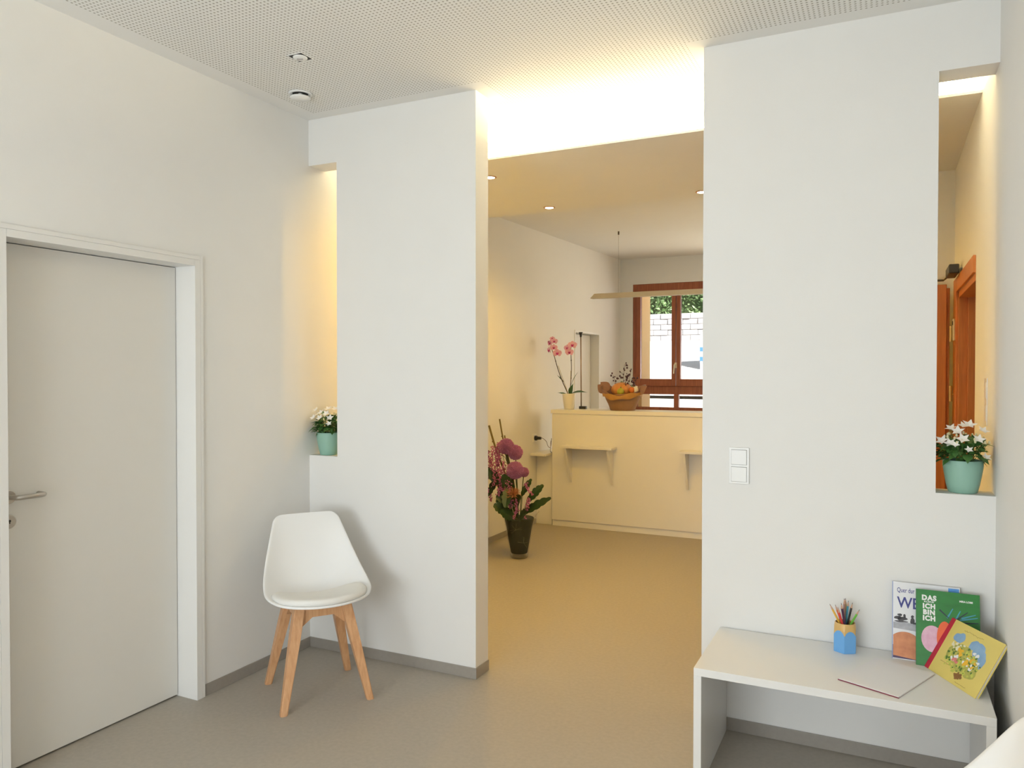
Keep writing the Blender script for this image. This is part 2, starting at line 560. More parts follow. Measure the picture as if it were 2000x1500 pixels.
boxes('sensor_eye', [(-0.023, -0.019, 0.07, 0.10, 1.775, 1.797)], BLACK, pl, bev=0.001)

# ------------------------------------------------------------------ reception window
w1 = empty('window_1', ((WX0 + WX1) / 2, YB, WZ0), 0, 'red brown wooden window with two sashes above low panes', 'window', kind='structure')
ww, wh = (WX1 - WX0) / 2, WZ1 - WZ0
FB, FF = 0.085, 0.015
boxes('window_frame', [(-ww, -ww + 0.05, FF, FB, 0, wh), (ww - 0.05, ww, FF, FB, 0, wh), (-ww + 0.0505, ww - 0.0505, FF, FB, wh - 0.10, wh), (-ww + 0.0505, ww - 0.0505, FF, FB, 0, 0.06), (-ww + 0.0505, ww - 0.0505, FF, FB, 0.225, 0.33),
                       (-0.03, 0.03, FF, FB, 0.0605, 0.2245)], MAHOG, w1, bev=0.003)
for s in (-1, 1):
    xo, xi = s * (ww - 0.05), s * 0.004
    a, b = min(xo, xi), max(xo, xi)
    sash = boxes('window_sash', [(a, a + 0.052, FF - 0.02, FB - 0.02, 0.33, wh - 0.10), (b - 0.052, b, FF - 0.02, FB - 0.02, 0.33, wh - 0.10), (a + 0.0525, b - 0.0525, FF - 0.02, FB - 0.02, 0.3305, 0.422), (a + 0.0525, b - 0.0525, FF - 0.02, FB - 0.02, wh - 0.157, wh - 0.1005)], MAHOG, w1, bev=0.004)
    boxes('window_pane', [(a + 0.05, b - 0.05, 0.04, 0.046, 0.41, wh - 0.15)], GLASS, sash)
    c, d = (-ww + 0.05, -0.03) if s < 0 else (0.03, ww - 0.05)
    boxes('low_pane', [(c - 0.005, d + 0.005, 0.04, 0.046, 0.055, 0.23)], GLASS, w1)
    if s < 0:
        bm = bmesh.new()
        box(bm, -0.014, 0.014, -0.012, -0.005, 0.56, 0.63, 0.003)
        tube(bm, [(0, -0.01, 0.61), (0, -0.045, 0.61), (-0.008, -0.05, 0.60), (-0.016, -0.05, 0.49)], 0.009, 8)
        mk('window_handle', bm, mat('pale_gold_metal', (0.72, 0.66, 0.52), 0.35, 0.02, 30, metal=0.7), sash, smooth=False)
boxes('window_sill', [(-ww - 0.05, ww + 0.05, -0.12, 0.015, -0.03, 0.0)], FRAMEW, w1, bev=0.004)

w3 = empty('added_fill_window', (-0.75, YB, 1.0), 0, 'added unseen brown window frame around the reception fill light', 'window', kind='structure')  # unseen frame added to go with the reception fill light
boxes('window_frame', [(-0.60, -0.53, 0.0, 0.06, 0, 1.5), (0.53, 0.60, 0.0, 0.06, 0, 1.5), (-0.529, 0.529, 0.0, 0.06, 0, 0.07), (-0.529, 0.529, 0.0, 0.06, 1.43, 1.5), (-0.04, 0.04, 0.0, 0.06, 0.071, 1.429)], MAHOG, w3, bev=0.002)

w2 = empty('window_2', (-1.45, -2.2, 0.62), 0, 'wide waiting room window behind the viewer', 'window', kind='structure')
boxes('window_frame', [(-1.15, -1.09, -0.12, -0.04, 0, 1.86), (1.09, 1.15, -0.12, -0.04, 0, 1.86), (-1.09, 1.09, -0.12, -0.04, 0, 0.06), (-1.09, 1.09, -0.12, -0.04, 1.80, 1.86), (-0.03, 0.03, -0.12, -0.04, 0.06, 1.80)], FRAMEW, w2, bev=0.003)
for x in (-1.09, 0.03):
    boxes('window_pane', [(x, x + 1.06, -0.083, -0.077, 0.06, 1.80)], GLASS, w2)

# ------------------------------------------------------------------ outside, beyond the reception window
ASPH = mat('pale_sunlit_paving', (0.72, 0.71, 0.70), 0.9, 0.08, 3, 0.2, 30)
bm = bmesh.new()
prism(bm, [(10.13, 0.25), (16.5, 2.2), (26, 2.4), (26, -0.5), (10.13, -0.5)], -14, 4, 'YZ')
tag(mk('ground_outside', bm, ASPH), 'bright sunlit paved driveway outside the brown window', 'paving', kind='structure')
STONE = mat('grey_stone', (0.46, 0.45, 0.45), 0.9, 0.18, 9, 0.6, 25)
rw = empty('retaining_wall', (-4.4, 16.6, 2.2), 0, 'grey stone block retaining wall below the green hedge', 'garden wall')
rng = random.Random(4)
boxes('wall_core', [(-4.5, 3.5, 0.06, 0.5, -0.4, 0.60)], STONE, rw)
bm = bmesh.new()
box(bm, -0.16, 0.16, -0.06, 0.08, -0.056, 0.056, 0.01)
bl = mk('stone_block', bm, STONE, rw, loc=(-1.5, 0, 0.06))
for r in range(5):
    for k in range(12):
        if r == 0 and k == 0:
            continue
        shared('stone_block', bl.data, rw, (-1.5 + k * 0.325 + (0.16 if r % 2 else 0), rng.uniform(-0.012, 0.012), 0.06 + r * 0.118), (0, 0, rng.uniform(-0.02, 0.02)))
LEAFG = mat('hedge_leaf', (0.16, 0.36, 0.12), 0.5, 0.3, 2.0, col2=(0.42, 0.58, 0.28))
hd = empty('hedge', (-4.2, 17.2, 2.8), 0, 'dense green clipped hedge on top of the stone wall', 'hedge')
bm = bmesh.new()
for i in range(7000):
    p = Vector((rng.uniform(-4, 3.2), rng.uniform(-0.45, 0.3), rng.uniform(-0.05, 1.3)))
    if rng.random() < 0.75:
        p.y = -0.45 + abs(rng.gauss(0, 0.08)) + 0.10 * math.sin(p.x * 3.1) + 0.07 * math.sin(p.z * 7 + p.x)
    mt_ = Euler((rng.uniform(-1, 1), rng.uniform(-1, 1), rng.uniform(0, 6))).to_matrix()
    s = rng.uniform(0.035, 0.065)
    vs = [bm.verts.new(p + mt_ @ (Vector(q) * s)) for q in ((0, -1, 0), (0.5, 0, 0.12), (0, 1, 0), (-0.5, 0, 0.12))]
    bm.faces.new(vs)
tag(mk('foliage', bm, LEAFG, hd, recalc=False), kind='stuff')
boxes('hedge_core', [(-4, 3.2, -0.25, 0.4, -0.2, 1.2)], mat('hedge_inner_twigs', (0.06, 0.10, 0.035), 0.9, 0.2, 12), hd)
rl = empty('handrail', (-2.4, 10.75, 0.2), 0, 'dark metal handrail outside the low window panes', 'railing')
bm = bmesh.new()
tube(bm, [(-1.0, 0, 0.955), (1.2, 0, 0.95)], 0.024, 10)
mk('rail', bm, mat('dark_grey_metal', (0.06, 0.06, 0.065), 0.5, 0.1, 30, metal=0.5), rl, smooth=True)
for x in (-0.98, 1.15):
    bm = bmesh.new()
    tube(bm, [(x, 0, 0.0), (x, 0, 0.95)], 0.018, 10)
    mk('post', bm, MATS['dark_grey_metal'], rl, smooth=True)
bx_ = empty('utility_cabinet', (-2.93, 14.6, 1.6), R(12), 'white outdoor cabinet with blue stripes beyond the window', 'cabinet')
boxes('cabinet_body', [(-0.22, 0.25, -0.15, 0.15, -0.2, 0.62)], mat('white_sheet_metal', (0.80, 0.80, 0.82), 0.4, 0.02, 10), bx_, bev=0.01)
for z in (0.12, 0.30):
    boxes('blue_stripe', [(-0.225, 0.255, -0.155, -0.149, z, z + 0.08)], mat('blue_paint', (0.06, 0.20, 0.55), 0.4, 0.05, 10), bx_)

# ================================================================== LIGHT FITTINGS
# light strip in the cove
ls = empty('cove_light_strip', ((XL + XW) / 2, YS0 + 0.18, ZS + 0.012), 0, 'long warm white light strip hidden in the ceiling cove', 'light strip')
boxes('strip_profile', [(-1.55, 1.55, -0.012, 0.012, 0, 0.012)], mat('aluminium', (0.7, 0.7, 0.7), 0.35, 0.02, 30, metal=1.0), ls)
boxes('strip_diffuser', [(-1.55, 1.55, -0.009, 0.009, 0.012, 0.018)], mat('warm_light_diffuser', (0.9, 0.85, 0.7), 0.6, 0.0, 10, emit=(1.0, 0.86, 0.63), estr=10.0), ls)
cl = add_light('cove_light', 'AREA', (0, 0, 0.028), (R(190), 0, 0), 180.0, (1.0, 0.86, 0.56), shape='RECTANGLE', size=3.1, size_y=0.03)
cl.parent = ls


def downlight(x, y, label, power):
    e = empty('downlight', (x, y, ZS), 0, label, 'downlight', 'recessed downlights in the lower ceiling')
    bm = bmesh.new()
    lathe(bm, [(0.030, -0.001), (0.030, -0.004), (0.040, -0.004), (0.043, 0.0)], 28, cap_b=False)
    mk('trim_ring', bm, mat('copper_trim', (0.55, 0.30, 0.14), 0.4, 0.03, 30, metal=0.6), e, smooth=True)
    bm = bmesh.new()
    lathe(bm, [(0.0005, -0.003), (0.030, -0.003), (0.030, -0.0012)], 28, cap_b=False)
    mk('lamp_lens', bm, mat('downlight_lens', (0.95, 0.9, 0.8), 0.5, 0.0, 10, emit=(1.0, 0.85, 0.68), estr=40.0), e)
    l = add_light('downlight_lamp', 'SPOT', (0, 0, -0.012), (0, 0, 0), power, WARM, spot_size=R(172), spot_blend=0.5, shadow_soft_size=0.03)
    l.parent = e


downlight(-2.19, 4.18, 'small round downlight nearest the pier edge and light cove', 46)
downlight(-2.20, 5.13, 'small round downlight in the middle of the tan ceiling', 46)
downlight(-1.10, 5.13, 'small round downlight half hidden by the bench partition', 46)

# linear pendant above the counter
pd = empty('pendant_lamp', (-2.705, 7.40, 2.255), 0, 'long slim beige pendant lamp hanging above the reception counter', 'lamp')
bm = bmesh.new()
prism(bm, [(0, 0.004), (0.006, 0.0), (2.0, 0.0), (2.0, 0.048), (0.044, 0.048)], -0.035, 0.035, 'XZ')
mk('lamp_bar', bm, mat('beige_lacquer', (0.60, 0.54, 0.42), 0.5, 0.02, 20), pd)
for x in (0.288, 1.75):
    bm = bmesh.new()
    tube(bm, [(x, 0, 0.048), (x, 0, 0.632)], 0.0012, 6)
    cb = mk('suspension_cable', bm, mat('grey_wire', (0.35, 0.33, 0.28), 0.5, 0.05, 30), pd)
    bm = bmesh.new()
    tube(bm, [(x, 0, 0.632), (x, 0, 0.665)], 0.008, 10)
    mk('ceiling_grip', bm, mat('dark_bronze', (0.10, 0.07, 0.045)), cb)

# unseen globe, added to warm the upper walls of the waiting room
gl_ = empty('warm_fill_globe', (-1.2, -0.7, H), 0, 'added unseen globe warming the waiting room from behind the viewer', 'lamp')
bm = bmesh.new()
lathe(bm, [(0.05, 0.0), (0.05, -0.02), (0.006, -0.028), (0.006, -0.30), (0.03, -0.305), (0.03, -0.33)], 24)
mk('stem', bm, PLAST, gl_, smooth=True)
bm = bmesh.new()
ball(bm, (0, 0, -0.44), 0.13, 24)
mk('globe', bm, mat('fill_globe_glow', (0.9, 0.87, 0.8), 0.3, 0.0, 10, emit=(1.0, 0.78, 0.46), estr=11.0), gl_, smooth=True)

# ceiling fittings in the waiting room
dt = empty('emergency_light', (-2.293, 2.603, H), 0, 'small square recessed ceiling fitting with dark corners', 'ceiling fitting')
boxes('frame', [(-0.040, 0.040, -0.040, -0.0365, -0.002, 0.0), (-0.040, 0.040, 0.0365, 0.040, -0.002, 0.0), (-0.040, -0.0365, -0.0365, 0.0365, -0.002, 0.0), (0.0365, 0.040, -0.0365, 0.0365, -0.002, 0.0)], PLAST, dt)
boxes('recess', [(-0.0365, 0.0365, -0.0365, 0.0365, -0.0012, 0.0)], DARKGAP, dt)
bm = bmesh.new()
lathe(bm, [(0.031, -0.001), (0.031, -0.004), (0.026, -0.007), (0.0005, -0.008)], 28, cap_b=False)
mk('cover', bm, PLAST, dt, smooth=True)
boxes('slit', [(-0.014, 0.012, -0.002, 0.002, -0.0095, -0.0075)], mat('grey_slit', (0.3, 0.27, 0.25), 0.6), dt, rot=(0, 0, R(26)))
vv = empty('air_valve', (-2.59, 2.94, H), 0, 'round white air valve disc in the ceiling corner', 'air vent')
bm = bmesh.new()
lathe(bm, [(0.038, 0.0), (0.055, 0.0), (0.058, -0.003), (0.055, -0.007), (0.044, -0.007), (0.038, -0.001)], 40, cap_b=False)
mk('rim', bm, PLAST, vv, smooth=True)
bm = bmesh.new()
lathe(bm, [(0.041, -0.001), (0.0005, -0.0012)], 40, cap_b=False)
mk('throat', bm, DARKGAP, vv)
bm = bmesh.new()
lathe(bm, [(0.010, -0.001), (0.010, -0.016), (0.046, -0.018), (0.050, -0.022), (0.046, -0.027), (0.0005, -0.029)], 40, cap_b=False)
mk('disc', bm, PLAST, vv, smooth=True)

# ================================================================== CHAIRS


def cr(pts, n):
    """Catmull-Rom through tuples, n samples per span"""
    out = []
    P = [Vector(p) for p in pts]
    for i in range(len(P) - 1):
        p0, p1, p2, p3 = P[max(i - 1, 0)], P[i], P[i + 1], P[min(i + 2, len(P) - 1)]
        for k in range(n):
            t = k / n
            out.append(0.5 * ((2 * p1) + (p2 - p0) * t + (2 * p0 - 5 * p1 + 4 * p2 - p3) * t * t + (3 * p1 - p0 - 3 * p2 + p3) * t ** 3))
    out.append(P[-1])
    return out


CEN = [(0.235, 0.462), (0.20, 0.455), (0.10, 0.440), (-0.02, 0.435), (-0.11, 0.452), (-0.165, 0.51), (-0.20, 0.59), (-0.23, 0.68), (-0.25, 0.748), (-0.262, 0.788), (-0.266, 0.798)]
SID = [(0.150, 0.190, 0.463), (0.208, 0.140, 0.468), (0.243, 0.06, 0.480), (0.246, -0.01, 0.508), (0.232, -0.08, 0.558), (0.213, -0.135, 0.618), (0.192, -0.18, 0.683), (0.173, -0.218, 0.742), (0.160, -0.242, 0.776), (0.140, -0.256, 0.793), (0.120, -0.260, 0.798)]
SHELL = mat('white_shell_plastic', (0.88, 0.88, 0.87), 0.34, 0.005, 10)
PAD = mat('cream_white_leatherette', (0.86, 0.85, 0.81), 0.5, 0.015, 25, 0.15, 220)


def make_chair(loc, rz, label):
    ch = empty('chair', loc, rz, label, 'chair', 'white shell chairs with beech legs')
    cs, ss = cr(CEN, 4), cr(SID, 4)
    NU = 12
    bm = bmesh.new()
    rows = []
    for c, s in zip(cs, ss):
        row = []
        for k in range(-NU, NU + 1):
            u = k / NU
            a = abs(u)
            row.append(bm.verts.new((u * s.x, c.x + (s.y - c.x) * a ** 2.0, c.y + (s.z - c.y) * a ** 2.3)))
        rows.append(row)
    for a, b in zip(rows, rows[1:]):
        for k in range(2 * NU):
            bm.faces.new((a[k], a[k + 1], b[k + 1], b[k]))
    sh = mk('seat_shell', bm, SHELL, ch, smooth=True)
    so = sh.modifiers.new('thick', 'SOLIDIFY')
    so.thickness = 0.011
    so.offset = 0
    sb = sh.modifiers.new('round', 'SUBSURF')
    sb.levels = sb.render_levels = 1
    # seat pad lying in the shell
    bm = bmesh.new()
    n = 16
    top, bot = [], []
    for i in range(n + 1):
        v = 1.0 + i / n * 12.0
        i0 = int(v)
        t = v - i0
        c = cs[i0].lerp(cs[i0 + 1], t)
        s = ss[i0].lerp(ss[i0 + 1], t)
        rt_, rb_ = [], []
        e = 2 * i / n - 1
        wv = max(0.0, 1 - abs(e) ** 3.2) ** 0.42
        for k in range(-NU, NU + 1):
            u = k / NU
            a = abs(u) * 0.90 * (0.45 + 0.55 * wv)
            h = 0.032 * max(0.0, 1 - abs(u) ** 4.5) ** 0.5 * max(0.0, 1 - abs(e) ** 5) ** 0.5
            x = (1 if u > 0 else -1) * a * s.x
            y = c.x + (s.y - c.x) * a ** 2.0
            z = c.y + (s.z - c.y) * a ** 2.3 + 0.0065
            rt_.append(bm.verts.new((x, y, z + h)))
            rb_.append(bm.verts.new((x, y, z)))
        top.append(rt_)
        bot.append(rb_)
    for g in (top, bot):
        for a, b in zip(g, g[1:]):
            for k in range(2 * NU):
                bm.faces.new((a[k], a[k + 1], b[k + 1], b[k]))
    bmesh.ops.remove_doubles(bm, verts=bm.verts[:], dist=0.0004)
    mk('seat_pad', bm, PAD, ch, smooth=True)
    # legs
    tops, feet = 0.105, 0.194
    for sx in (-1, 1):
        for sy in (-1, 1):
            bm = bmesh.new()
            a = Vector((sx * tops, sy * tops - 0.01, 0.437))
            b = Vector((sx * feet, sy * feet, 0.0))
            rings = []
            for t, w1_, w2_ in ((0, 0.024, 0.028), (0.35, 0.0215, 0.025), (1, 0.0155, 0.0175)):
                p = a.lerp(b, t)
                rings.append([bm.verts.new(p + Vector((qx * w1_, qy * w2_, 0))) for qx, qy in ((-1, -1), (1, -1), (1, 1), (-1, 1))])
            for p, q in zip(rings, rings[1:]):
                for k in range(4):
                    bm.faces.new((p[k], p[(k + 1) % 4], q[(k + 1) % 4], q[k]))
            bm.faces.new(rings[0])
            bm.faces.new(list(reversed(rings[-1])))
            es = [e for e in bm.edges if abs((e.verts[0].co - e.verts[1].co).z) > 0.02]
            bmesh.ops.bevel(bm, geom=es, offset=0.005, segments=3, affect='EDGES')
            lg = autosmooth(mk('leg', bm, BEECH, ch))
            bm = bmesh.new()
            box(bm, b.x - 0.010, b.x + 0.010, b.y - 0.012, b.y + 0.012, 0.0, 0.002)
            mk('glide', bm, mat('grey_felt', (0.2, 0.18, 0.17), 0.9), lg)
    # aprons between the legs, arched below
    Lh = 0.115
    poly = [(-Lh, 0.441), (Lh, 0.441), (Lh + 0.018, 0.345), (Lh - 0.008, 0.340), (Lh * 0.42, 0.388), (-Lh * 0.42, 0.388), (-Lh + 0.008, 0.340), (-Lh - 0.018, 0.345)]
    for i, (cx, cy, a) in enumerate(((0, -0.122, 0), (0, 0.102, 0), (-0.112, -0.01, 90), (0.112, -0.01, 90))):
        bm = bmesh.new()
        prism(bm, poly, -0.011, 0.011, 'XZ')
        mk('apron', bm, BEECH, ch, loc=(cx, cy, 0), rot=(0, 0, R(a)))
    return ch


make_chair((-2.395, 2.825, 0), R(-126.9), 'white shell chair with padded seat and beech legs in the corner')
make_chair((0.020, 1.74, 0), R(90), 'white shell chair back cut off by the picture corner beside bench')

# ================================================================== BENCH AND WHAT LIES ON IT
BX0, BX1, BY0, BZ = -0.617, 0.318, 2.768, 0.432
bn = empty('bench', ((BX0 + BX1) / 2, (BY0 + YP) / 2 - 0.004, 0), 0, 'low white bench table with panel ends against the wall', 'bench')
bw, bd = (BX1 - BX0) / 2, (YP - 0.008 - BY0) / 2
boxes('bench_top', [(-bw, bw, -bd, bd, BZ - 0.028, BZ)], FURN, bn, bev=0.0012)
for s in (-1, 1):
    x0, x1 = (-bw, -bw + 0.028) if s < 0 else (bw - 0.028, bw)
    boxes('side_panel', [(x0, x1, -bd, bd, 0, BZ - 0.028)], FURN, bn, bev=0.0012)

# pencil cup shaped like a big pencil tip
PBLUE = mat('sky_blue_plastic', (0.16, 0.42, 0.80), 0.35, 0.02, 20)
PWOOD = mat('pale_wood_plastic', (0.72, 0.46, 0.17), 0.32, 0.03, 20)
PC = (-0.132, 3.195, BZ)
pc = empty('pencil_cup', PC, R(8), 'blue hexagonal pencil cup with scalloped wood coloured rim', 'pencil cup')


def hexring(bm, r, z, n=6, off=0.0, rout=None):
    """hexagon ring, subdivided 8 per side"""
    vs = []
    for s in range(n):
        a0, a1 = 2 * math.pi * s / n + off, 2 * math.pi * (s + 1) / n + off
        p0, p1 = Vector((math.cos(a0) * r, math.sin(a0) * r, 0)), Vector((math.cos(a1) * r, math.sin(a1) * r, 0))
        for k in range(8):
            p = p0.lerp(p1, k / 8)
            if rout is not None:
                q = p.normalized() * r * 0.93
                p = p.lerp(q, rout)
            zz = z(k / 8) if callable(z) else z
            vs.append(bm.verts.new((p.x, p.y, zz)))
    return vs


def skin(bm, rings, cap0=True, cap1=False):
    for a, b in zip(rings, rings[1:]):
        n = len(a)
        for k in range(n):
            bm.faces.new((a[k], a[(k + 1) % n], b[(k + 1) % n], b[k]))
    if cap0:
        bm.faces.new(list(reversed(rings[0])))
    if cap1:
        bm.faces.new(rings[-1])


scal = lambda t: 0.066 + 0.019 * math.sin(math.pi * t) ** 0.7
OFF = R(-98)
bm = bmesh.new()
skin(bm, [hexring(bm, 0.043, 0.0, off=OFF), hexring(bm, 0.0445, 0.003, off=OFF), hexring(bm, 0.0445, scal, off=OFF)])
mk('cup_body', bm, PBLUE, pc)
bm = bmesh.new()
skin(bm, [hexring(bm, 0.0443, scal, off=OFF), hexring(bm, 0.0435, lambda t: 0.094, off=OFF, rout=0.5), hexring(bm, 0.0395, 0.108, off=OFF, rout=1.0), hexring(bm, 0.0375, 0.111, off=OFF, rout=1.0), hexring(bm, 0.0355, 0.109, off=OFF, rout=1.0), hexring(bm, 0.036, 0.03, off=OFF, rout=1.0)], cap0=False, cap1=True)
autosmooth(mk('cup_rim', bm, PWOOD, pc), 30)

PENW = mat('pencil_wood', (0.62, 0.38, 0.26), 0.6, 0.05, 40)


def pencil(base, tip, col, tipcol, label):
    base, tip = Vector(base), Vector(tip)
    Lp = (tip - base).length
    e = empty('pencil', PC, 0, label, 'pencil', 'coloured pencils in the blue cup')
    e.matrix_world = Matrix.Translation(base) @ aim(tip - base)
    cm = mat('pencil_paint_%d_%d_%d' % tuple(int(c * 99) for c in col), col, 0.3, 0.03, 20)
    bm = bmesh.new()
    rr = 0.0042

    def hexr(r, y):
        return [bm.verts.new((r * math.cos(R(60 * k)), y, r * math.sin(R(60 * k)))) for k in range(6)]
    skin(bm, [hexr(rr, 0), hexr(rr, Lp - 0.022)], True, True)
    mk('pencil_body', bm, cm, e)
    bm = bmesh.new()
    skin(bm, [hexr(rr, Lp - 0.022), hexr(0.0014, Lp - 0.006)], True, True)
    mk('sharpened_wood', bm, PENW, e)
    bm = bmesh.new()
    skin(bm, [hexr(0.0015, Lp - 0.0065), hexr(0.0003, Lp)], True, True)
    tm = mat('pencil_lead_%d_%d_%d' % tuple(int(c * 99) for c in tipcol), tipcol, 0.5, 0.03, 20)
    mk('lead', bm, tm, e)


px, py, pz = PC


def pen(bx, by, tx, ty, tz, col, tipc, label):
    pencil((px + bx, py + by, pz + 0.034), (px + tx, py + ty, pz + tz), col, tipc, label)


pen(0.018, -0.004, -0.055, -0.01, 0.176, (0.80, 0.48, 0.07), (0.12, 0.06, 0.05), 'golden yellow pencil leaning furthest toward the doorway in the cup')
pen(0.012, 0.012, -0.036, 0.002, 0.173, (0.75, 0.16, 0.06), (0.15, 0.05, 0.08), 'orange red pencil next to the yellow one in the cup')
pen(0.010, -0.014, -0.026, -0.016, 0.170, (0.70, 0.05, 0.05), (0.3, 0.03, 0.03), 'bright red pencil at the front of the cup')
pen(0.012, -0.020, -0.014, -0.012, 0.186, (0.055, 0.02, 0.06), (0.02, 0.02, 0.03), 'thick dark purple pencil in the middle of the cup')
pen(0.000, 0.012, -0.004, 0.006, 0.200, (0.45, 0.25, 0.22), (0.03, 0.02, 0.05), 'pinkish brown pencil standing tallest in the cup')
pen(0.004, 0.020, 0.000, 0.016, 0.199, (0.50, 0.35, 0.10), (0.05, 0.03, 0.05), 'ochre pencil just behind the tallest one in the cup')
pen(-0.004, 0.016, 0.011, 0.012, 0.192, (0.08, 0.33, 0.42), (0.05, 0.15, 0.2), 'thin teal pencil behind the dark ones in the cup')
pen(-0.006, -0.006, 0.026, -0.002, 0.190, (0.018, 0.018, 0.02), (0.03, 0.03, 0.04), 'black pencil leaning toward the books in the cup')
pen(-0.016, -0.004, 0.051, -0.006, 0.168, (0.16, 0.50, 0.06), (0.06, 0.16, 0.05), 'light green pencil leaning furthest toward the books in the cup')

# books -------------------------------------------------------------
PAPER = mat('book_pages', (0.80, 0.76, 0.66), 0.8, 0.06, 6, stretch=(1, 60, 1))


def book(name, W, Hh, D, cover, spine, label, mw):
    """hardback standing up: x across, z up, front cover at y=0, spine at x=0"""
    e = empty(name, (0, 0, 0), 0, label, 'book', 'picture books on the bench')
    e.matrix_world = mw
    cv = boxes('front_cover', [(0.0, W, 0, 0.0025, 0, Hh)], cover, e, bev=0.0006)
    boxes('back_cover', [(0.0, W, D - 0.0025, D, 0, Hh)], cover, e, bev=0.0006)
    boxes('spine', [(-0.0015, 0.001, 0.0, D, 0, Hh)], spine, e, bev=0.0006)
    boxes('pages', [(0.002, W - 0.003, 0.0025, D - 0.0025, 0.003, Hh - 0.003)], PAPER, e)
    return e, cv


def lean(x, y, z, a, rz=0.0):
    return Matrix.Translation((x, y, z)) @ Matrix.Rotation(rz, 4, 'Z') @ Matrix.Rotation(-a, 4, 'X')


def disc(bm, cx, cz, rx, rz, y=-0.0003, n=24, a0=0.0, wob=0.0, seed=0, th=0.0003):
    rg = random.Random(seed)
    ph = [rg.uniform(0, 6) for _ in range(3)]
    pts = []
    for k in range(n):
        a = 2 * math.pi * k / n
        w = 1 + wob * (math.sin(2 * a + ph[0]) * 0.5 + math.sin(3 * a + ph[1]) * 0.35 + math.sin(5 * a + ph[2]) * 0.25)
        u, v = rx * math.cos(a) * w, rz * math.sin(a) * w
        pts.append((cx + u * math.cos(a0) - v * math.sin(a0), cz + u * math.sin(a0) + v * math.cos(a0)))
    prism(bm, pts, y - th, y, 'XZ')


TXT = (R(90), 0, 0)
WCOV = mat('white_glossy_cover', (0.80, 0.80, 0.82), 0.28, 0.02, 12)
BLU = mat('navy_print', (0.035, 0.04, 0.24), 0.35, 0.03, 20)
GREYP = mat('grey_moon_print', (0.42, 0.42, 0.45), 0.4, 0.3, 60)
DKP = mat('dark_print', (0.05, 0.045, 0.05), 0.4, 0.2, 60)
b1, c1 = book('space_picture_book', 0.222, 0.281, 0.010, WCOV, mat('blue_spine_print', (0.13, 0.22, 0.55), 0.35), 'tall white picture book with blue lettering behind the green one', lean(0.032, 3.189, BZ + 0.0005, R(14)))
text_mesh('title_line', 'Quer dur', 0.0245, BLU, c1, (0.014, -0.0002, 0.243), TXT, 0.0002, sx=0.62)
text_mesh('title_word', 'WE', 0.056, BLU, c1, (0.015, -0.0002, 0.187), TXT, 0.0009, sx=0.86)
bm = bmesh.new()
prism(bm, [(0.002, 0.110), (0.10, 0.105), (0.10, 0.135), (0.002, 0.132)], -0.0004, 0.0, 'XZ')
mk('moon_ground_print', bm, GREYP, c1)
bm = bmesh.new()
for q in ((0.018, 0.149, 0.012, 0.007), (0.032, 0.146, 0.016, 0.008), (0.024, 0.160, 0.009, 0.004), (0.040, 0.156, 0.004, 0.009), (0.066, 0.143, 0.007, 0.012), (0.066, 0.158, 0.005, 0.005), (0.075, 0.134, 0.010, 0.004), (0.028, 0.136, 0.022, 0.003)):
    disc(bm, *q, n=14, wob=0.25, seed=int(q[0] * 1000), th=0.0003)
tag(mk('vehicle_print', bm, DKP, c1), kind='stuff')
bm = bmesh.new()
prism(bm, [(0.001, 0.003), (0.11, 0.003), (0.11, 0.05), (0.001, 0.05)], -0.0004, 0.0, 'XZ')
mk('dark_sky_print', bm, mat('dark_purple_print', (0.07, 0.03, 0.09), 0.4, 0.2, 30), c1)
bm = bmesh.new()
pts = [(0.002, 0.012)] + [(0.042 + 0.058 * math.cos(R(a)), 0.046 + 0.054 * math.sin(R(a))) for a in range(-50, 136, 8)] + [(0.002, 0.078)]
prism(bm, pts, -0.0008, -0.0004, 'XZ')
mk('orange_planet_print', bm, mat('orange_planet', (0.62, 0.16, 0.05), 0.4, 0.3, 38, col2=(0.80, 0.34, 0.14)), c1)
bm = bmesh.new()
prism(bm, [(0.184, 0.255), (0.219, 0.255), (0.219, 0.276), (0.184, 0.276)], -0.0004, 0.0, 'XZ')
mk('blue_badge_print', bm, mat('sky_blue_print', (0.09, 0.33, 0.78), 0.35, 0.25, 60), c1)

GCOV = mat('green_painted_cover', (0.022, 0.205, 0.035), 0.3, 0.35, 14, stretch=(1, 1, 3))
WPR = mat('white_print', (0.85, 0.85, 0.83), 0.4, 0.01, 20)
b2, c2 = book('green_picture_book', 0.203, 0.271, 0.011, GCOV, mat('dark_green_spine', (0.02, 0.15, 0.03), 0.35), 'green picture book with blocky white title leaning on white one', lean(0.110, 3.154, BZ + 0.0005, R(14.5)))
for s, z, sz in (('DAS', 0.234, 0.0245), ('KLEINE', 0.2255, 0.008), ('ICH', 0.2045, 0.0235), ('BIN', 0.183, 0.0235), ('ICH', 0.1615, 0.0235)):
    text_mesh('title_word', s, sz, WPR, c2, (0.0415, -0.0002, z), TXT, 0.0014 if sz > 0.02 else 0.0002, align='CENTER', sx=0.95 if sz > 0.02 else 1.3, space=1.16 if sz > 0.02 else 1.0)
text_mesh('author_line', 'MIRA LOBE', 0.0085, WPR, c2, (0.139, -0.0002, 0.239), TXT, 0.0004)
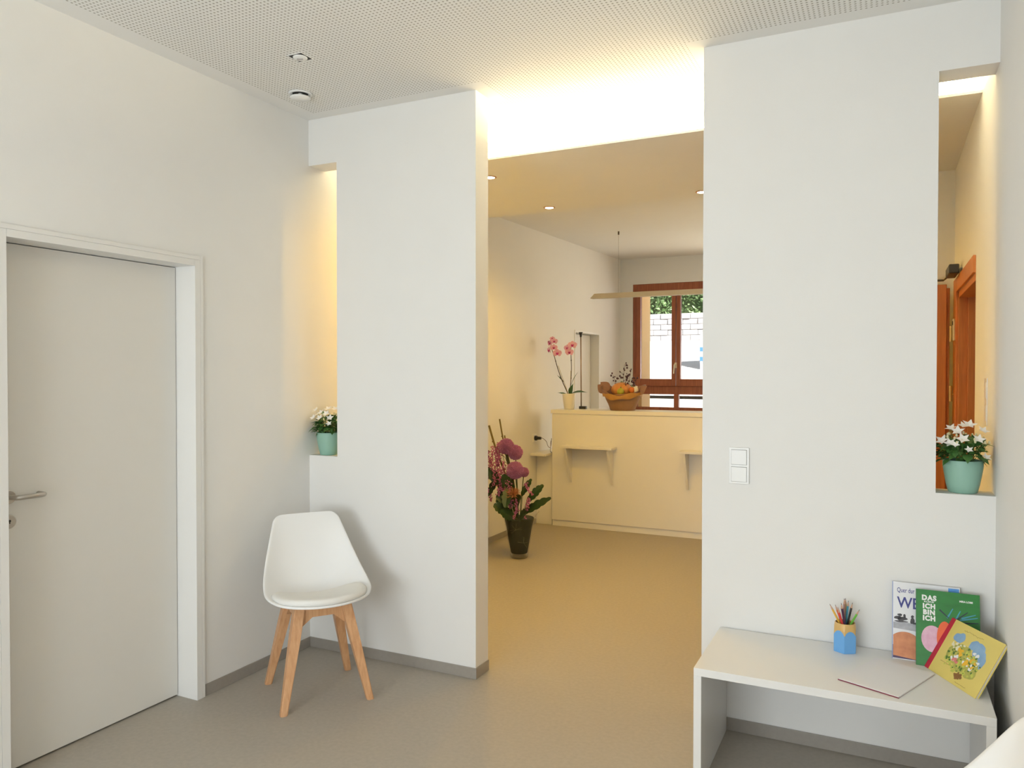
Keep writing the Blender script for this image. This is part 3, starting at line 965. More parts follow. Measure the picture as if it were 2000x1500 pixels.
# plain coloured shapes in place of the printed figure
bm = bmesh.new()
disc(bm, 0.052, 0.098, 0.036, 0.047)
mk('pink_shape_print', bm, mat('pink_print', (0.72, 0.28, 0.47), 0.4, 0.15, 45, col2=(0.85, 0.62, 0.72)), c2)
bm = bmesh.new()
disc(bm, 0.092, 0.105, 0.026, 0.060, y=-0.0007)
mk('orange_shape_print', bm, mat('orange_print', (0.80, 0.13, 0.03), 0.4, 0.15, 30), c2)
for i, (x0, z0, x1, z1, c) in enumerate(((0.10, 0.178, 0.118, 0.213, 't'), (0.128, 0.178, 0.142, 0.208, 't'), (0.075, 0.205, 0.105, 0.178, 'd'), (0.125, 0.172, 0.165, 0.206, 'd'), (0.14, 0.175, 0.196, 0.190, 't'), (0.14, 0.165, 0.198, 0.172, 'd'), (0.145, 0.182, 0.19, 0.20, 't'))):
    bm = bmesh.new()
    dx, dz = x1 - x0, z1 - z0
    ll = math.hypot(dx, dz)
    nx, nz_ = -dz / ll * 0.0028, dx / ll * 0.0028
    prism(bm, [(x0 - nx, z0 - nz_), (x1 - nx * 0.5, z1 - nz_ * 0.5), (x1 + nx * 0.5, z1 + nz_ * 0.5), (x0 + nx, z0 + nz_)], -0.0008 - i * 0.00005, 0.0, 'XZ')
    mk('stripe_print', bm, mat('teal_print', (0.05, 0.32, 0.42), 0.4, 0.1) if c == 't' else mat('dark_teal_print', (0.015, 0.04, 0.05), 0.4), c2)

YCOV = mat('yellow_cover', (0.74, 0.60, 0.16), 0.33, 0.05, 12)
REDC = mat('red_cloth_spine', (0.50, 0.02, 0.05), 0.6, 0.06, 60)
b3m = Matrix.Translation((0.136, 3.150, BZ + 0.0005)) @ Matrix.Rotation(R(-60.9), 4, 'Z') @ Matrix.Rotation(R(-30.5), 4, 'X')
b3, c3 = book('yellow_picture_book', 0.279, 0.205, 0.012, YCOV, REDC, 'yellow picture book with red spine leaning on the side wall', b3m)
bm = bmesh.new()
box(bm, -0.0005, 0.022, -0.0006, 0.0, 0.0, 0.205)
mk('spine_strip', bm, REDC, c3)


def blobs(name, m_, lst, y, wob=0.25):
    bm = bmesh.new()
    for i, (a, b, c, d) in enumerate(lst):
        disc(bm, a, b, c, d, y=y - i * 0.000012, n=18, wob=wob, seed=i + int(a * 1e4), th=0.0002)
    return mk(name, bm, m_, c3)


def flecks(name, m_, n_, cx, cz, sx_, sz_, r0, r1, y, seed):
    rg_ = random.Random(seed)
    lst = []
    while len(lst) < n_:
        a, b = rg_.uniform(-1, 1), rg_.uniform(-1, 1)
        if a * a + b * b < 1:
            r_ = rg_.uniform(r0, r1)
            lst.append((cx + a * sx_, cz + b * sz_, r_, r_ * rg_.uniform(0.6, 1.1)))
    return tag(blobs(name, m_, lst, y, 0.3), kind='stuff')


SKYB = mat('blue_wash_print', (0.13, 0.36, 0.72), 0.5, 0.3, 25, col2=(0.40, 0.58, 0.75))
MEAD = mat('green_wash_print', (0.36, 0.44, 0.07), 0.5, 0.35, 55, col2=(0.66, 0.58, 0.14))
tag(blobs('sky_print', SKYB, [(0.083, 0.152, 0.026, 0.020), (0.165, 0.152, 0.026, 0.018), (0.195, 0.140, 0.032, 0.026), (0.222, 0.115, 0.020, 0.028)], -0.0001), kind='stuff')
tag(blobs('meadow_print', MEAD, [(0.10, 0.095, 0.042, 0.032), (0.155, 0.085, 0.055, 0.035), (0.200, 0.075, 0.034, 0.034), (0.13, 0.118, 0.035, 0.022)], -0.0003), kind='stuff')
flecks('dark_leaf_print', mat('dark_green_fleck', (0.10, 0.20, 0.03), 0.5, 0.3, 50), 46, 0.15, 0.088, 0.085, 0.045, 0.0025, 0.006, -0.0004, 1)
flecks('lime_leaf_print', mat('lime_fleck', (0.55, 0.58, 0.10), 0.5, 0.3, 50), 40, 0.15, 0.080, 0.085, 0.045, 0.003, 0.008, -0.0005, 2)
flecks('white_flower_print', WPR, 20, 0.185, 0.100, 0.040, 0.030, 0.003, 0.007, -0.0007, 3)
flecks('pale_flower_print', mat('cream_fleck', (0.85, 0.80, 0.55), 0.5, 0.1, 50), 14, 0.10, 0.125, 0.035, 0.015, 0.003, 0.006, -0.0007, 4)
flecks('yellow_flower_print', mat('golden_print', (0.85, 0.48, 0.03), 0.5, 0.2, 40), 12, 0.18, 0.092, 0.030, 0.020, 0.004, 0.008, -0.0008, 5)
flecks('yellow_figure_print', MATS['golden_print'], 5, 0.118, 0.108, 0.012, 0.012, 0.006, 0.010, -0.0009, 6)
flecks('white_dress_print', WPR, 5, 0.112, 0.080, 0.018, 0.010, 0.006, 0.010, -0.0009, 7)
flecks('red_shape_print', mat('rosy_print', (0.72, 0.07, 0.09), 0.5, 0.25, 50, col2=(0.82, 0.35, 0.28)), 6, 0.122, 0.072, 0.018, 0.010, 0.005, 0.009, -0.0010, 8)
flecks('brown_shape_print', mat('brown_print', (0.26, 0.12, 0.03), 0.5, 0.35, 70), 9, 0.170, 0.034, 0.018, 0.010, 0.005, 0.009, -0.0009, 9)
flecks('grass_print', MATS['lime_fleck'], 12, 0.085, 0.060, 0.025, 0.015, 0.002, 0.004, -0.0005, 10)
for x, z, L_, s in ((0.085, 0.183, 0.10, 'i'), (0.055, 0.050, 0.05, 'i'), (0.165, 0.011, 0.055, 'i')):
    bm = bmesh.new()
    rg = random.Random(int(x * 1000))
    pts = [Vector((x + L_ * k / 24, -0.0002, z + rg.uniform(-0.0022, 0.0026) * (1.6 if z > 0.15 else 0.5))) for k in range(25)]
    tube(bm, pts, 0.0006, 4)
    mk('script_print', bm, mat('brown_script_print', (0.40, 0.27, 0.06), 0.5), c3)

# white pad lying flat
nb = empty('writing_pad', (-0.140, 2.879, BZ), math.atan2(-0.08, 0.188), 'white writing pad with dark red edge lying flat on the bench', 'writing pad')
boxes('back_board', [(0, 0.2035, 0.0, 0.299, 0, 0.0010)], mat('dark_red_card', (0.20, 0.02, 0.045), 0.6), nb, bev=0.0003)
boxes('paper_block', [(0.0004, 0.2035, 0.0, 0.2995, 0.0010, 0.0055)], mat('white_pad_paper', (0.84, 0.82, 0.82), 0.6, 0.01, 10), nb, bev=0.0003)
boxes('binding_edge', [(-0.0004, 0.2044, -0.0012, 0.0, 0.0, 0.0035)], MATS['dark_red_card'], nb)

# light switches ------------------------------------------------------
sw = empty('light_switch', (-0.543, YP, 1.1145), 0, 'white double rocker light switch on the wide partition', 'light switch')
bm = bmesh.new()
box(bm, -0.0405, 0.0405, -0.009, 0, -0.0755, 0.0755, 0.002)
mk('switch_frame', bm, PLAST, sw)
for s in (-1, 1):
    boxes('gap', [(-0.0315, 0.0315, -0.0094, -0.0088, s * 0.0355 - 0.0315, s * 0.0355 + 0.0315)], mat('grey_gap', (0.25, 0.25, 0.25), 0.7), sw)
    bm = bmesh.new()
    box(bm, -0.0305, 0.0305, -0.0135, -0.0094, s * 0.0355 - 0.0302, s * 0.0355 + 0.0302, 0.0012)
    mk('rocker', bm, PLAST, sw, rot=(R(0.6), 0, 0))
s2 = empty('light_switch', (XW, 3.595, 1.385), 0, 'pale switch plate on side wall behind the slot plant', 'light switch')
boxes('switch_frame', [(-0.004, 0, -0.04, 0.04, -0.095, 0.095)], PLAST, s2, bev=0.001)
for z in (-0.046, 0.046):
    boxes('rocker', [(-0.006, -0.004, -0.031, 0.031, z - 0.031, z + 0.031)], PLAST, s2, bev=0.001)

# ================================================================== PLANTS


def leaf_mesh(name, L_, Wd, fold, droop, material, n=5, tip=0.0):
    bm = bmesh.new()
    rows = []
    for i in range(n + 1):
        t = i / n
        w = Wd * math.sin(math.pi * min(1, t * 0.92 + 0.06)) ** 0.8 * (1 - t ** 3 * (1 - tip))
        y, z = L_ * t, -droop * t * t
        rows.append([bm.verts.new((-w, y, z + fold * w)), bm.verts.new((0, y, z)), bm.verts.new((w, y, z + fold * w))])
    for a, b in zip(rows, rows[1:]):
        bm.faces.new((a[0], a[1], b[1], b[0]))
        bm.faces.new((a[1], a[2], b[2], b[1]))
    me = bpy.data.meshes.new(name)
    bm.to_mesh(me)
    bm.free()
    me.materials.append(material)
    for p in me.polygons:
        p.use_smooth = True
    return me


def star_mesh(name, r, material, n=5, cup=0.45, inner=0.42):
    bm = bmesh.new()
    c = bm.verts.new((0, 0, 0))
    ring = []
    for k in range(2 * n):
        a = math.pi * k / n
        rr = r if k % 2 == 0 else r * inner
        ring.append(bm.verts.new((rr * math.cos(a), rr * math.sin(a), cup * rr if k % 2 == 0 else cup * rr * 0.9)))
    for k in range(2 * n):
        bm.faces.new((c, ring[k], ring[(k + 1) % (2 * n)]))
    me = bpy.data.meshes.new(name)
    bm.to_mesh(me)
    bm.free()
    me.materials.append(material)
    return me


MINT = mat('mint_green_ceramic', (0.30, 0.52, 0.42), 0.45, 0.02, 15)
SOIL = mat('dark_soil', (0.025, 0.018, 0.012), 0.95, 0.3, 80, 0.6, 120)
G1 = mat('campanula_leaf', (0.035, 0.13, 0.028), 0.45, 0.3, 25, col2=(0.10, 0.27, 0.06))
G2 = mat('fresh_green_stem', (0.10, 0.24, 0.05), 0.5, 0.2, 30)
WFL = mat('white_petal', (0.86, 0.85, 0.80), 0.6, 0.02, 40, sub=0.0)
BUD = mat('cream_bud', (0.80, 0.75, 0.48), 0.6, 0.05, 40)
lf_a = leaf_mesh('leaf', 0.034, 0.013, 0.25, 0.010, G1)
lf_b = leaf_mesh('leaf', 0.046, 0.017, 0.2, 0.014, G1)
st_a = star_mesh('flower', 0.0235, WFL, cup=0.35, inner=0.5)
bm = bmesh.new()
ball(bm, (0, 0, 0), 0.0042, 8, (1, 1, 1.6))
bud_me = bpy.data.meshes.new('bud')
bm.to_mesh(bud_me)
bm.free()
bud_me.materials.append(BUD)


def campanula(x, y, label, seed, flowers, xlim):
    rg = random.Random(seed)
    e = empty('potted_campanula', (x, y, SB), 0, label, 'potted plant', 'potted white bellflowers in the wall slots')
    bm = bmesh.new()
    lathe(bm, [(0.045, 0.0), (0.049, 0.003), (0.056, 0.03), (0.063, 0.07), (0.0675, 0.10), (0.068, 0.121), (0.0672, 0.123), (0.064, 0.121), (0.063, 0.108)], 48)
    autosmooth(mk('pot', bm, MINT, e), 50)
    bm = bmesh.new()
    lathe(bm, [(0.0635, 0.100), (0.0635, 0.108), (0.03, 0.116), (0.0005, 0.118)], 24)
    mk('soil', bm, SOIL, e, smooth=True)

    def ok(p):
        return xlim[0] < x + p[0] < xlim[1]
    cnt = 0
    while cnt < 190:
        a, rr = rg.uniform(0, 6.283), math.sqrt(rg.random())
        d = Vector((math.cos(a) * rr, math.sin(a) * rr * 0.85, 0))
        hgt = 0.118 + 0.105 * (1 - rr * rr * 0.55) * rg.uniform(0.1, 1.0)
        p = Vector((d.x * 0.092, d.y * 0.09, hgt))
        dr = Vector((d.x + rg.uniform(-.5, .5), d.y + rg.uniform(-.5, .5), rg.uniform(-0.35, 0.55)))
        if not ok(p) or not ok(p + dr.normalized() * 0.042):
            if not ok(p) or rg.random() < 0.8:
                continue
            dr.x *= -1
            if not ok(p + dr.normalized() * 0.04):
                continue
        shared('leaf', lf_a if rg.random() < 0.6 else lf_b, e, None, matrix=at(p, dr, (d.x * 0.3, d.y * 0.3, 1), rg.uniform(0.75, 1.15)))
        cnt += 1
    for i in range(26):
        a, rr = rg.uniform(0, 6.283), math.sqrt(rg.random())
        q = Vector((math.cos(a) * rr * 0.085, math.sin(a) * rr * 0.08, 0.135 + 0.095 * (1 - rr * rr * 0.4)))
        if not ok(q):
            continue
        bm = bmesh.new()
        tube(bm, [(q.x * 0.35, q.y * 0.35, 0.115), (q.x * 0.75, q.y * 0.75, q.z - 0.03), q], 0.0011, 5)
        mk('stem', bm, G2, e)
        shared('bud', bud_me, e, q)
    for fx, fy, fz, s in flowers:
        n = Vector((fx * 3, fy * 3 - 0.22, 0.42))
        z = n.normalized()
        xx = Vector((0, 1, 0)).cross(z).normalized()
        mm = Matrix((xx, z.cross(xx), z)).transposed().to_4x4()
        shared('flower', st_a, e, None, matrix=Matrix.Translation((fx, fy, fz)) @ mm @ Matrix.Rotation(rg.uniform(0, 6), 4, 'Z') @ Matrix.Scale(s, 4))
    return e


campanula(0.266, YP + 0.066, 'white bellflowers in mint pot in slot above the bench', 11,
          [(-0.072, -0.045, 0.195, 1.1), (-0.048, -0.062, 0.188, 0.95), (-0.022, -0.050, 0.232, 1.1), (0.018, -0.02, 0.255, 1.15), (-0.006, -0.070, 0.205, 1.1), (0.045, -0.066, 0.205, 1.0), (0.062, -0.02, 0.235, 0.95),
           (-0.04, 0.0, 0.240, 1.0), (0.012, -0.085, 0.168, 0.7), (0.002, 0.0, 0.25, 1.0), (-0.03, -0.08, 0.185, 0.7), (0.07, -0.05, 0.14, 0.8)], (0.155, 0.358))
campanula(-2.746, YP + 0.066, 'white bellflowers in mint pot in slot above the chair', 23,
          [(-0.05, -0.05, 0.245, 0.9), (-0.045, -0.075, 0.205, 1.0), (-0.005, -0.072, 0.205, 1.0), (-0.015, -0.05, 0.232, 0.9), (0.03, -0.06, 0.228, 1.0), (0.055, -0.06, 0.205, 1.0), (0.06, -0.075, 0.175, 0.8), (-0.06, -0.02, 0.22, 0.9),
           (0.0, -0.01, 0.25, 1.0), (0.04, 0.0, 0.25, 1.0), (-0.02, 0.03, 0.25, 1.0)], (-2.818, -2.66))

# ================================================================== RECEPTION COUNTER
CX0, CY0, CZ = -2.935, 6.92, 1.14
rc = empty('reception_counter', (CX0, CY0, 0), 0, 'tall white reception counter with two small bag shelves', 'counter')
CXE = 2.9
boxes('front_panel', [(0, CXE, 0.0, 0.025, 0.060, CZ - 0.042)], FURN, rc, bev=0.001)
boxes('countertop', [(-0.012, CXE, -0.008, 0.36, CZ - 0.038, CZ)], FURN, rc, bev=0.002)
boxes('end_panel', [(0, 0.025, 0.026, 0.34, 0.0, CZ - 0.039)], FURN, rc, bev=0.001)
boxes('plinth', [(0.0, CXE, 0.012, 0.0255, 0, 0.059)], FURN, rc)
for x0, x1 in ((0.155, 0.665), (1.29, 1.80)):
    sh = boxes('bag_shelf', [(x0, x1, -0.17, 0.0, 0.782, 0.802)], FURN, rc, bev=0.001)
    for xb in (x0 + 0.035, x1 - 0.055):
        bm = bmesh.new()
        prism(bm, [(0.0, 0.782), (-0.155, 0.782), (-0.155, 0.765), (-0.02, 0.44), (0.0, 0.44)], xb, xb + 0.02, 'YZ')
        mk('shelf_bracket', bm, FURN, sh)
sd = empty('side_desk', (XRL + 0.1, 6.95, 0), 0, 'low white desk end between counter and reception wall', 'desk')
boxes('desk_top', [(-0.095, 0.070, -0.16, 0.5, 0.690, 0.712)], FURN, sd, bev=0.001)
boxes('desk_panel', [(-0.095, 0.07, 0.0, 0.02, 0.0, 0.6895)], FURN, sd, bev=0.001)

# wall socket, plug and cable
sk = empty('wall_socket', (XRL, 6.90, 0.855), 0, 'white wall socket with black plug above the low desk', 'socket')
boxes('socket_plate', [(0, 0.011, -0.04, 0.04, -0.04, 0.04)], PLAST, sk, bev=0.002)
bm = bmesh.new()
tube(bm, [(0.011, 0, 0), (0.03, 0, 0), (0.032, 0, 0), (0.075, 0, 0)], [0.024, 0.024, 0.017, 0.014], 14)
mk('plug', bm, BLACK, sk)
bm = bmesh.new()
pts = cr([(0.075, 0, 0), (0.10, -0.01, 0.0), (0.135, -0.005, -0.03), (0.15, 0.0, -0.075), (0.175, 0.01, -0.09), (0.21, 0.03, -0.06), (0.19, 0.04, 0.0), (0.165, 0.03, -0.04), (0.19, 0.01, -0.12), (0.23, 0.06, -0.142)], 6)
pts = [Vector((min(p.x, 0.17), p.y, p.z)) for p in pts]
tube(bm, pts, 0.0028, 6)
mk('cable', bm, mat('grey_brown_cable', (0.20, 0.15, 0.13), 0.5), sk, smooth=True)

# orchid ---------------------------------------------------------------
ox, oy = -2.812, 7.06
oc = empty('orchid', (ox, oy, CZ), 0, 'pink orchid with two stems in white pot on the counter', 'potted plant')
bm = bmesh.new()
lathe(bm, [(0.046, 0), (0.050, 0.003), (0.062, 0.10), (0.068, 0.152), (0.066, 0.155), (0.062, 0.15), (0.06, 0.13)], 36)
autosmooth(mk('pot', bm, mat('cream_ceramic', (0.80, 0.77, 0.68), 0.3, 0.01, 10), oc), 50)
bm = bmesh.new()
lathe(bm, [(0.0605, 0.125), (0.0605, 0.137), (0.0005, 0.142)], 24)
mk('bark', bm, SOIL, oc)
DST = mat('dark_orchid_stem', (0.065, 0.045, 0.030), 0.5, 0.2, 40)
OGR = mat('orchid_leaf', (0.03, 0.10, 0.03), 0.35, 0.15, 15)
s1 = [(-0.005, 0.0, 0.14), (-0.065, -0.01, 0.27), (-0.115, -0.015, 0.40), (-0.150, -0.02, 0.52), (-0.172, -0.03, 0.59), (-0.180, -0.03, 0.635), (-0.160, -0.035, 0.665), (-0.135, -0.03, 0.66)]
s2_ = [(0.010, 0.0, 0.14), (0.020, -0.01, 0.25), (0.028, -0.01, 0.40), (0.027, -0.02, 0.53), (0.030, -0.03, 0.60), (0.055, -0.03, 0.635)]
for s in (s1, s2_):
    bm = bmesh.new()
    pts = cr(s, 5)
    tube(bm, pts, [0.0050 - 0.003 * i / len(pts) for i in range(len(pts))], 7)
    for k in (7, 13):
        ball(bm, pts[k], 0.0065, 8)
    mk('stem', bm, DST, oc, smooth=True)
bm = bmesh.new()
tube(bm, [(-0.002, -0.006, 0.14), (-0.11, -0.02, 0.43)], 0.0025, 5)
tube(bm, [(0.015, -0.008, 0.14), (0.024, -0.016, 0.38)], 0.0025, 5)
mk('support_stick', bm, mat('pale_bamboo', (0.45, 0.38, 0.22), 0.6), oc)
for L_, Wd, dr, d, u, b0 in ((0.16, 0.025, 0.02, (0.45, -0.1, 1.0), (-1, -0.4, 0.4), (0.022, 0, 0.24)), (0.13, 0.032, 0.02, (0.30, -0.3, 1), (-0.3, -1, 0.3), (0.012, -0.01, 0.135)), (0.17, 0.026, 0.05, (1, -0.25, 0.35), (0, -0.5, 1), (0.03, -0.01, 0.155)),
                             (0.10, 0.02, 0.03, (-0.8, -0.3, 0.5), (0, -0.4, 1), (-0.02, 0, 0.135)), (0.11, 0.007, 0.03, (-0.7, 0.1, 0.8), (0, -0.6, 1), (-0.06, 0, 0.27))):
    me = leaf_mesh('leaf', L_, Wd, 0.25, dr, OGR, 8)
    shared('leaf', me, oc, None, matrix=at(b0, d, u))
PINK = mat('pink_orchid_petal', (0.80, 0.36, 0.62), 0.55, 0.12, 60, col2=(0.86, 0.56, 0.76))
MAG = mat('magenta_orchid_lip', (0.50, 0.03, 0.22), 0.5, 0.1, 60)


def orchid_flower(p, s, face):
    z = Vector(face).normalized()
    xx = Vector((0, 0, 1)).cross(z).normalized()
    base = Matrix.Translation(p) @ Matrix((xx, z.cross(xx), z)).transposed().to_4x4() @ Matrix.Scale(s, 4)
    bm = bmesh.new()
    for a, L_, w in ((90, 0.030, 0.013), (215, 0.030, 0.013), (325, 0.030, 0.013), (10, 0.034, 0.023), (170, 0.034, 0.023)):
        c = bm.verts.new((0, 0, 0.001 if w > 0.02 else 0))
        vs = []
        for k in range(-4, 5):
            t = k / 4
            rr = L_ * (1 - 0.30 * t * t)
            aa = R(a) + t * math.atan2(w, L_ * 0.6)
            vs.append(bm.verts.new((math.cos(aa) * rr, math.sin(aa) * rr, 0.004 if w > 0.02 else 0.001)))
        for q, r in zip(vs, vs[1:]):
            bm.faces.new((c, q, r))
    f = mk('flower', bm, PINK, oc)
    f.matrix_local = base
    bm = bmesh.new()
    ball(bm, (0, -0.006, 0.006), 0.0085, 8, (0.9, 1.1, 0.8))
    ball(bm, (0.006, 0.0, 0.006), 0.005, 6)
    ball(bm, (-0.006, 0.0, 0.006), 0.005, 6)
    mk('lip', bm, MAG, f, smooth=True)


for p, s, fc in (((-0.185, -0.045, 0.655), 1.15, (-0.5, -0.8, 0.1)), ((-0.140, -0.05, 0.672), 1.1, (0.35, -1, 0.2)), ((-0.142, -0.055, 0.610), 1.15, (0.3, -1, 0.0)), ((-0.106, -0.05, 0.555), 1.35, (0.3, -1, -0.1)), ((-0.195, -0.045, 0.585), 1.1, (-0.6, -0.7, -0.1)), ((-0.165, -0.04, 0.700), 0.8, (0.1, -1, 0.4)), ((-0.205, -0.035, 0.672), 0.8, (-0.8, -0.5, 0.1)),
                 ((0.055, -0.055, 0.632), 1.35, (0.35, -1, 0.1)), ((0.000, -0.05, 0.605), 1.15, (-0.2, -1, 0.1)), ((0.025, -0.055, 0.563), 1.3, (0.15, -1, -0.1)), ((0.075, -0.035, 0.640), 0.7, (0.8, -0.6, 0.1))):
    orchid_flower(p, s, fc)

# slim rod standing on the counter
rd = empty('clamp_rod', (-2.722, 7.16, CZ), 0, 'slim brown rod with black end caps standing on the counter', 'rod')
bm = bmesh.new()
tube(bm, [(0.0, 0, 0.02), (-0.006, 0, 0.73)], 0.0065, 10)
mk('rod', bm, mat('bronze_rod', (0.30, 0.22, 0.14), 0.35, 0.1, 40, metal=0.4), rd, smooth=True)
bm = bmesh.new()
box(bm, -0.018, 0.055, -0.02, 0.02, 0.0, 0.028, 0.004)
mk('foot', bm, BLACK, rd)
bm = bmesh.new()
tube(bm, [(-0.006, 0, 0.715), (-0.006, 0, 0.73), (-0.006, 0, 0.755), (-0.006, 0, 0.765)], [0.009, 0.011, 0.019, 0.019], 12)
mk('cap', bm, BLACK, rd)

# autumn basket ---------------------------------------------------------
ax, ay = -2.268, 7.085
KRAFT = mat('brown_wrapping_felt', (0.30, 0.165, 0.085), 0.8, 0.2, 12, 0.3, 80)
KRAFT2 = mat('golden_brown_ribbon', (0.44, 0.22, 0.045), 0.55, 0.2, 25)
PURP = mat('mauve_brown_gauze', (0.30, 0.17, 0.13), 0.75, 0.2, 30)
gb = empty('gift_basket', (ax, ay, CZ), 0, 'brown wrapped basket arrangement on the counter by the window', 'basket')
bm = bmesh.new()


def crumple(r, z, a, i):
    t = z / 0.16
    return r * (1 + 0.035 * math.sin(5 * a + 3 * t) * t + 0.02 * math.sin(11 * a + 7 * t)), z + 0.006 * math.sin(4 * a) * t


lathe(bm, [(0.112, 0), (0.118, 0.004), (0.135, 0.05), (0.158, 0.10), (0.178, 0.15), (0.180, 0.158), (0.170, 0.15), (0.12, 0.12), (0.0005, 0.11)], 48, fn=lambda r, z, a, i: (crumple(r, z, a, i)[0] * 1.0, crumple(r, z, a, i)[1]))
mk('wrapped_bowl', bm, KRAFT, gb, smooth=True)
bm = bmesh.new()
ring1, ring2, ring3 = [], [], []
for k in range(64):
    a = 2 * math.pi * k / 64
    side = max(0, -math.cos(a)) ** 3
    side2 = max(0, math.cos(a)) ** 6
    fr = 0.5 + 0.5 * math.sin(7 * a + 1)
    dip = max(0, -math.sin(a)) * 0.045
    ring1.append(bm.verts.new((0.165 * math.cos(a), 0.165 * math.sin(a), 0.130 - dip * 0.6)))
    rr = 0.176 + 0.016 * fr
    ring2.append(bm.verts.new((rr * math.cos(a), rr * math.sin(a), 0.165 + 0.03 * side + 0.02 * side2 - dip)))
    rr2 = 0.160 + 0.05 * side + 0.05 * side2 + 0.018 * math.sin(9 * a)
    ring3.append(bm.verts.new((rr2 * math.cos(a), rr2 * math.sin(a), 0.178 + 0.075 * side + 0.06 * side2 + 0.012 * fr - dip)))
skin(bm, [ring1, ring2, ring3], False)
mk('wrapping_frill', bm, PURP, gb, smooth=True)
bm = bmesh.new()
pts = [Vector((0.19 * math.cos(R(a)), 0.19 * math.sin(R(a)), 0.125 + 0.035 * abs(math.cos(R(a))) ** 1.5)) for a in range(180, 361, 9)]
rows = []
for i, p in enumerate(pts):
    w = 0.022 + 0.008 * math.sin(i)
    rows.append([bm.verts.new(p * 1.0 + Vector((0, 0, -w))), bm.verts.new(Vector((p.x * 1.03, p.y * 1.03, p.z))), bm.verts.new(p + Vector((0, 0, w)))])
for a, b in zip(rows, rows[1:]):
    for k in (0, 1):
        bm.faces.new((a[k], a[k + 1], b[k + 1], b[k]))
mk('ribbon', bm, KRAFT2, gb, smooth=True)
for sx, px_, pz_ in ((-1, -0.185, 0.20), (1, 0.185, 0.19), (-1, -0.15, 0.225)):
    me = leaf_mesh('paper_ear', 0.11, 0.05, 0.3, 0.03, PURP, 6, tip=0.6)
    shared('paper_ear', me, gb, None, matrix=at((px_ * 0.85, -0.03, pz_ - 0.03), (sx * 0.75, -0.25, 0.75), (0, -1, 0.4)))
    gb.children[-1].data.name = 'paper_ear'


def gourd(name, loc, r, sq, ribs, col, col2, label, stem=True, cat='pumpkin'):
    e = empty(name, loc, 0, label, cat)
    bm = bmesh.new()
    prof = [(max(0.002, r * math.sin(math.pi * i / 14)), r * sq * (1 - math.cos(math.pi * i / 14))) for i in range(15)]
    lathe(bm, prof, 40, fn=lambda rr, z, a, i: (rr * (1 - 0.09 * abs(math.sin(ribs * a / 2)) ** 0.6 + 0.05) if ribs else rr, z))
    mk('skin', bm, mat(name + '_skin', col, 0.45, 0.12, 25, col2=col2), e, smooth=True)
    if stem:
        bm = bmesh.new()
        tube(bm, [(0, 0, 2 * r * sq - 0.006), (0.004, 0, 2 * r * sq + 0.012)], [0.006, 0.004], 6)
        mk('stalk', bm, G2, e)


gourd('pumpkin', (ax - 0.01, ay + 0.0, CZ + 0.125), 0.10, 0.72, 9, (0.62, 0.23, 0.05), (0.74, 0.36, 0.12), 'ribbed orange pumpkin in the brown basket', True)
gourd('pear', (ax + 0.012, ay - 0.105, CZ + 0.145), 0.034, 1.05, 0, (0.36, 0.38, 0.03), (0.50, 0.46, 0.05), 'small yellow green pear in front of the pumpkin', True, 'fruit')
gourd('lampion_fruit', (ax + 0.105, ay - 0.05, CZ + 0.165), 0.026, 1.2, 6, (0.70, 0.16, 0.03), (0.80, 0.26, 0.06), 'small red orange papery fruit beside the pumpkin', True, 'fruit')
gourd('white_gourd', (ax + 0.135, ay - 0.02, CZ + 0.155), 0.034, 1.2, 8, (0.75, 0.73, 0.66), (0.82, 0.80, 0.74), 'small white gourd at the window side of the basket', False, 'gourd')
BERRY = mat('dark_plum_berry', (0.055, 0.018, 0.035), 0.35, 0.3, 40)
BTW = mat('brown_twig', (0.10, 0.065, 0.04), 0.7, 0.2, 40)
rg = random.Random(8)
for bx0, by0, tx, ty, tz, n_, lab in ((-0.01, 0.0, 0.02, -0.02, 0.435, 16, 'tallest dark berry twig rising from the basket'), (0.03, 0.0, 0.085, -0.02, 0.37, 12, 'short berry twig leaning toward the window in the basket'), (0.06, 0.0, 0.135, -0.01, 0.30, 14, 'fanned berry twig nearest the window in the basket'), (-0.03, 0, -0.09, -0.02, 0.335, 11, 'dark berry twig on the orchid side of the basket'), (0.0, -0.02, 0.05, -0.05, 0.33, 9, 'middle reddish berry twig in front of the tallest')):
    e = empty('berry_twig', (ax, ay, CZ + 0.11), 0, lab, 'twig', 'berry twigs in the brown basket')
    bm = bmesh.new()
    A, B = Vector((bx0, by0, 0.02)), Vector((tx, ty, tz - 0.11))
    tube(bm, [A, A.lerp(B, 0.5) + Vector((0.006, 0, 0)), B], [0.0022, 0.0018, 0.001], 5)
    ends = []
    for i in range(n_):
        t = 0.42 + 0.58 * i / (n_ - 1)
        p = A.lerp(B, t)
        q = p + Vector((rg.uniform(-0.04, 0.04), rg.uniform(-0.03, 0.03), rg.uniform(0.005, 0.03))) * (1.25 - 0.8 * (t - 0.42))
        tube(bm, [p, q], 0.0008, 4)
        ends.append(q)
    mk('twig', bm, BTW, e)
    for i, q in enumerate(ends):
        if i == 0:
            bm = bmesh.new()
            ball(bm, (0, 0, 0), 0.0075, 8, (1, 1, 1.2))
            first = mk('berry', bm, BERRY, e, smooth=True, loc=q)
        else:
            shared('berry', first.data, e, q, scale=rg.uniform(0.7, 1.25))

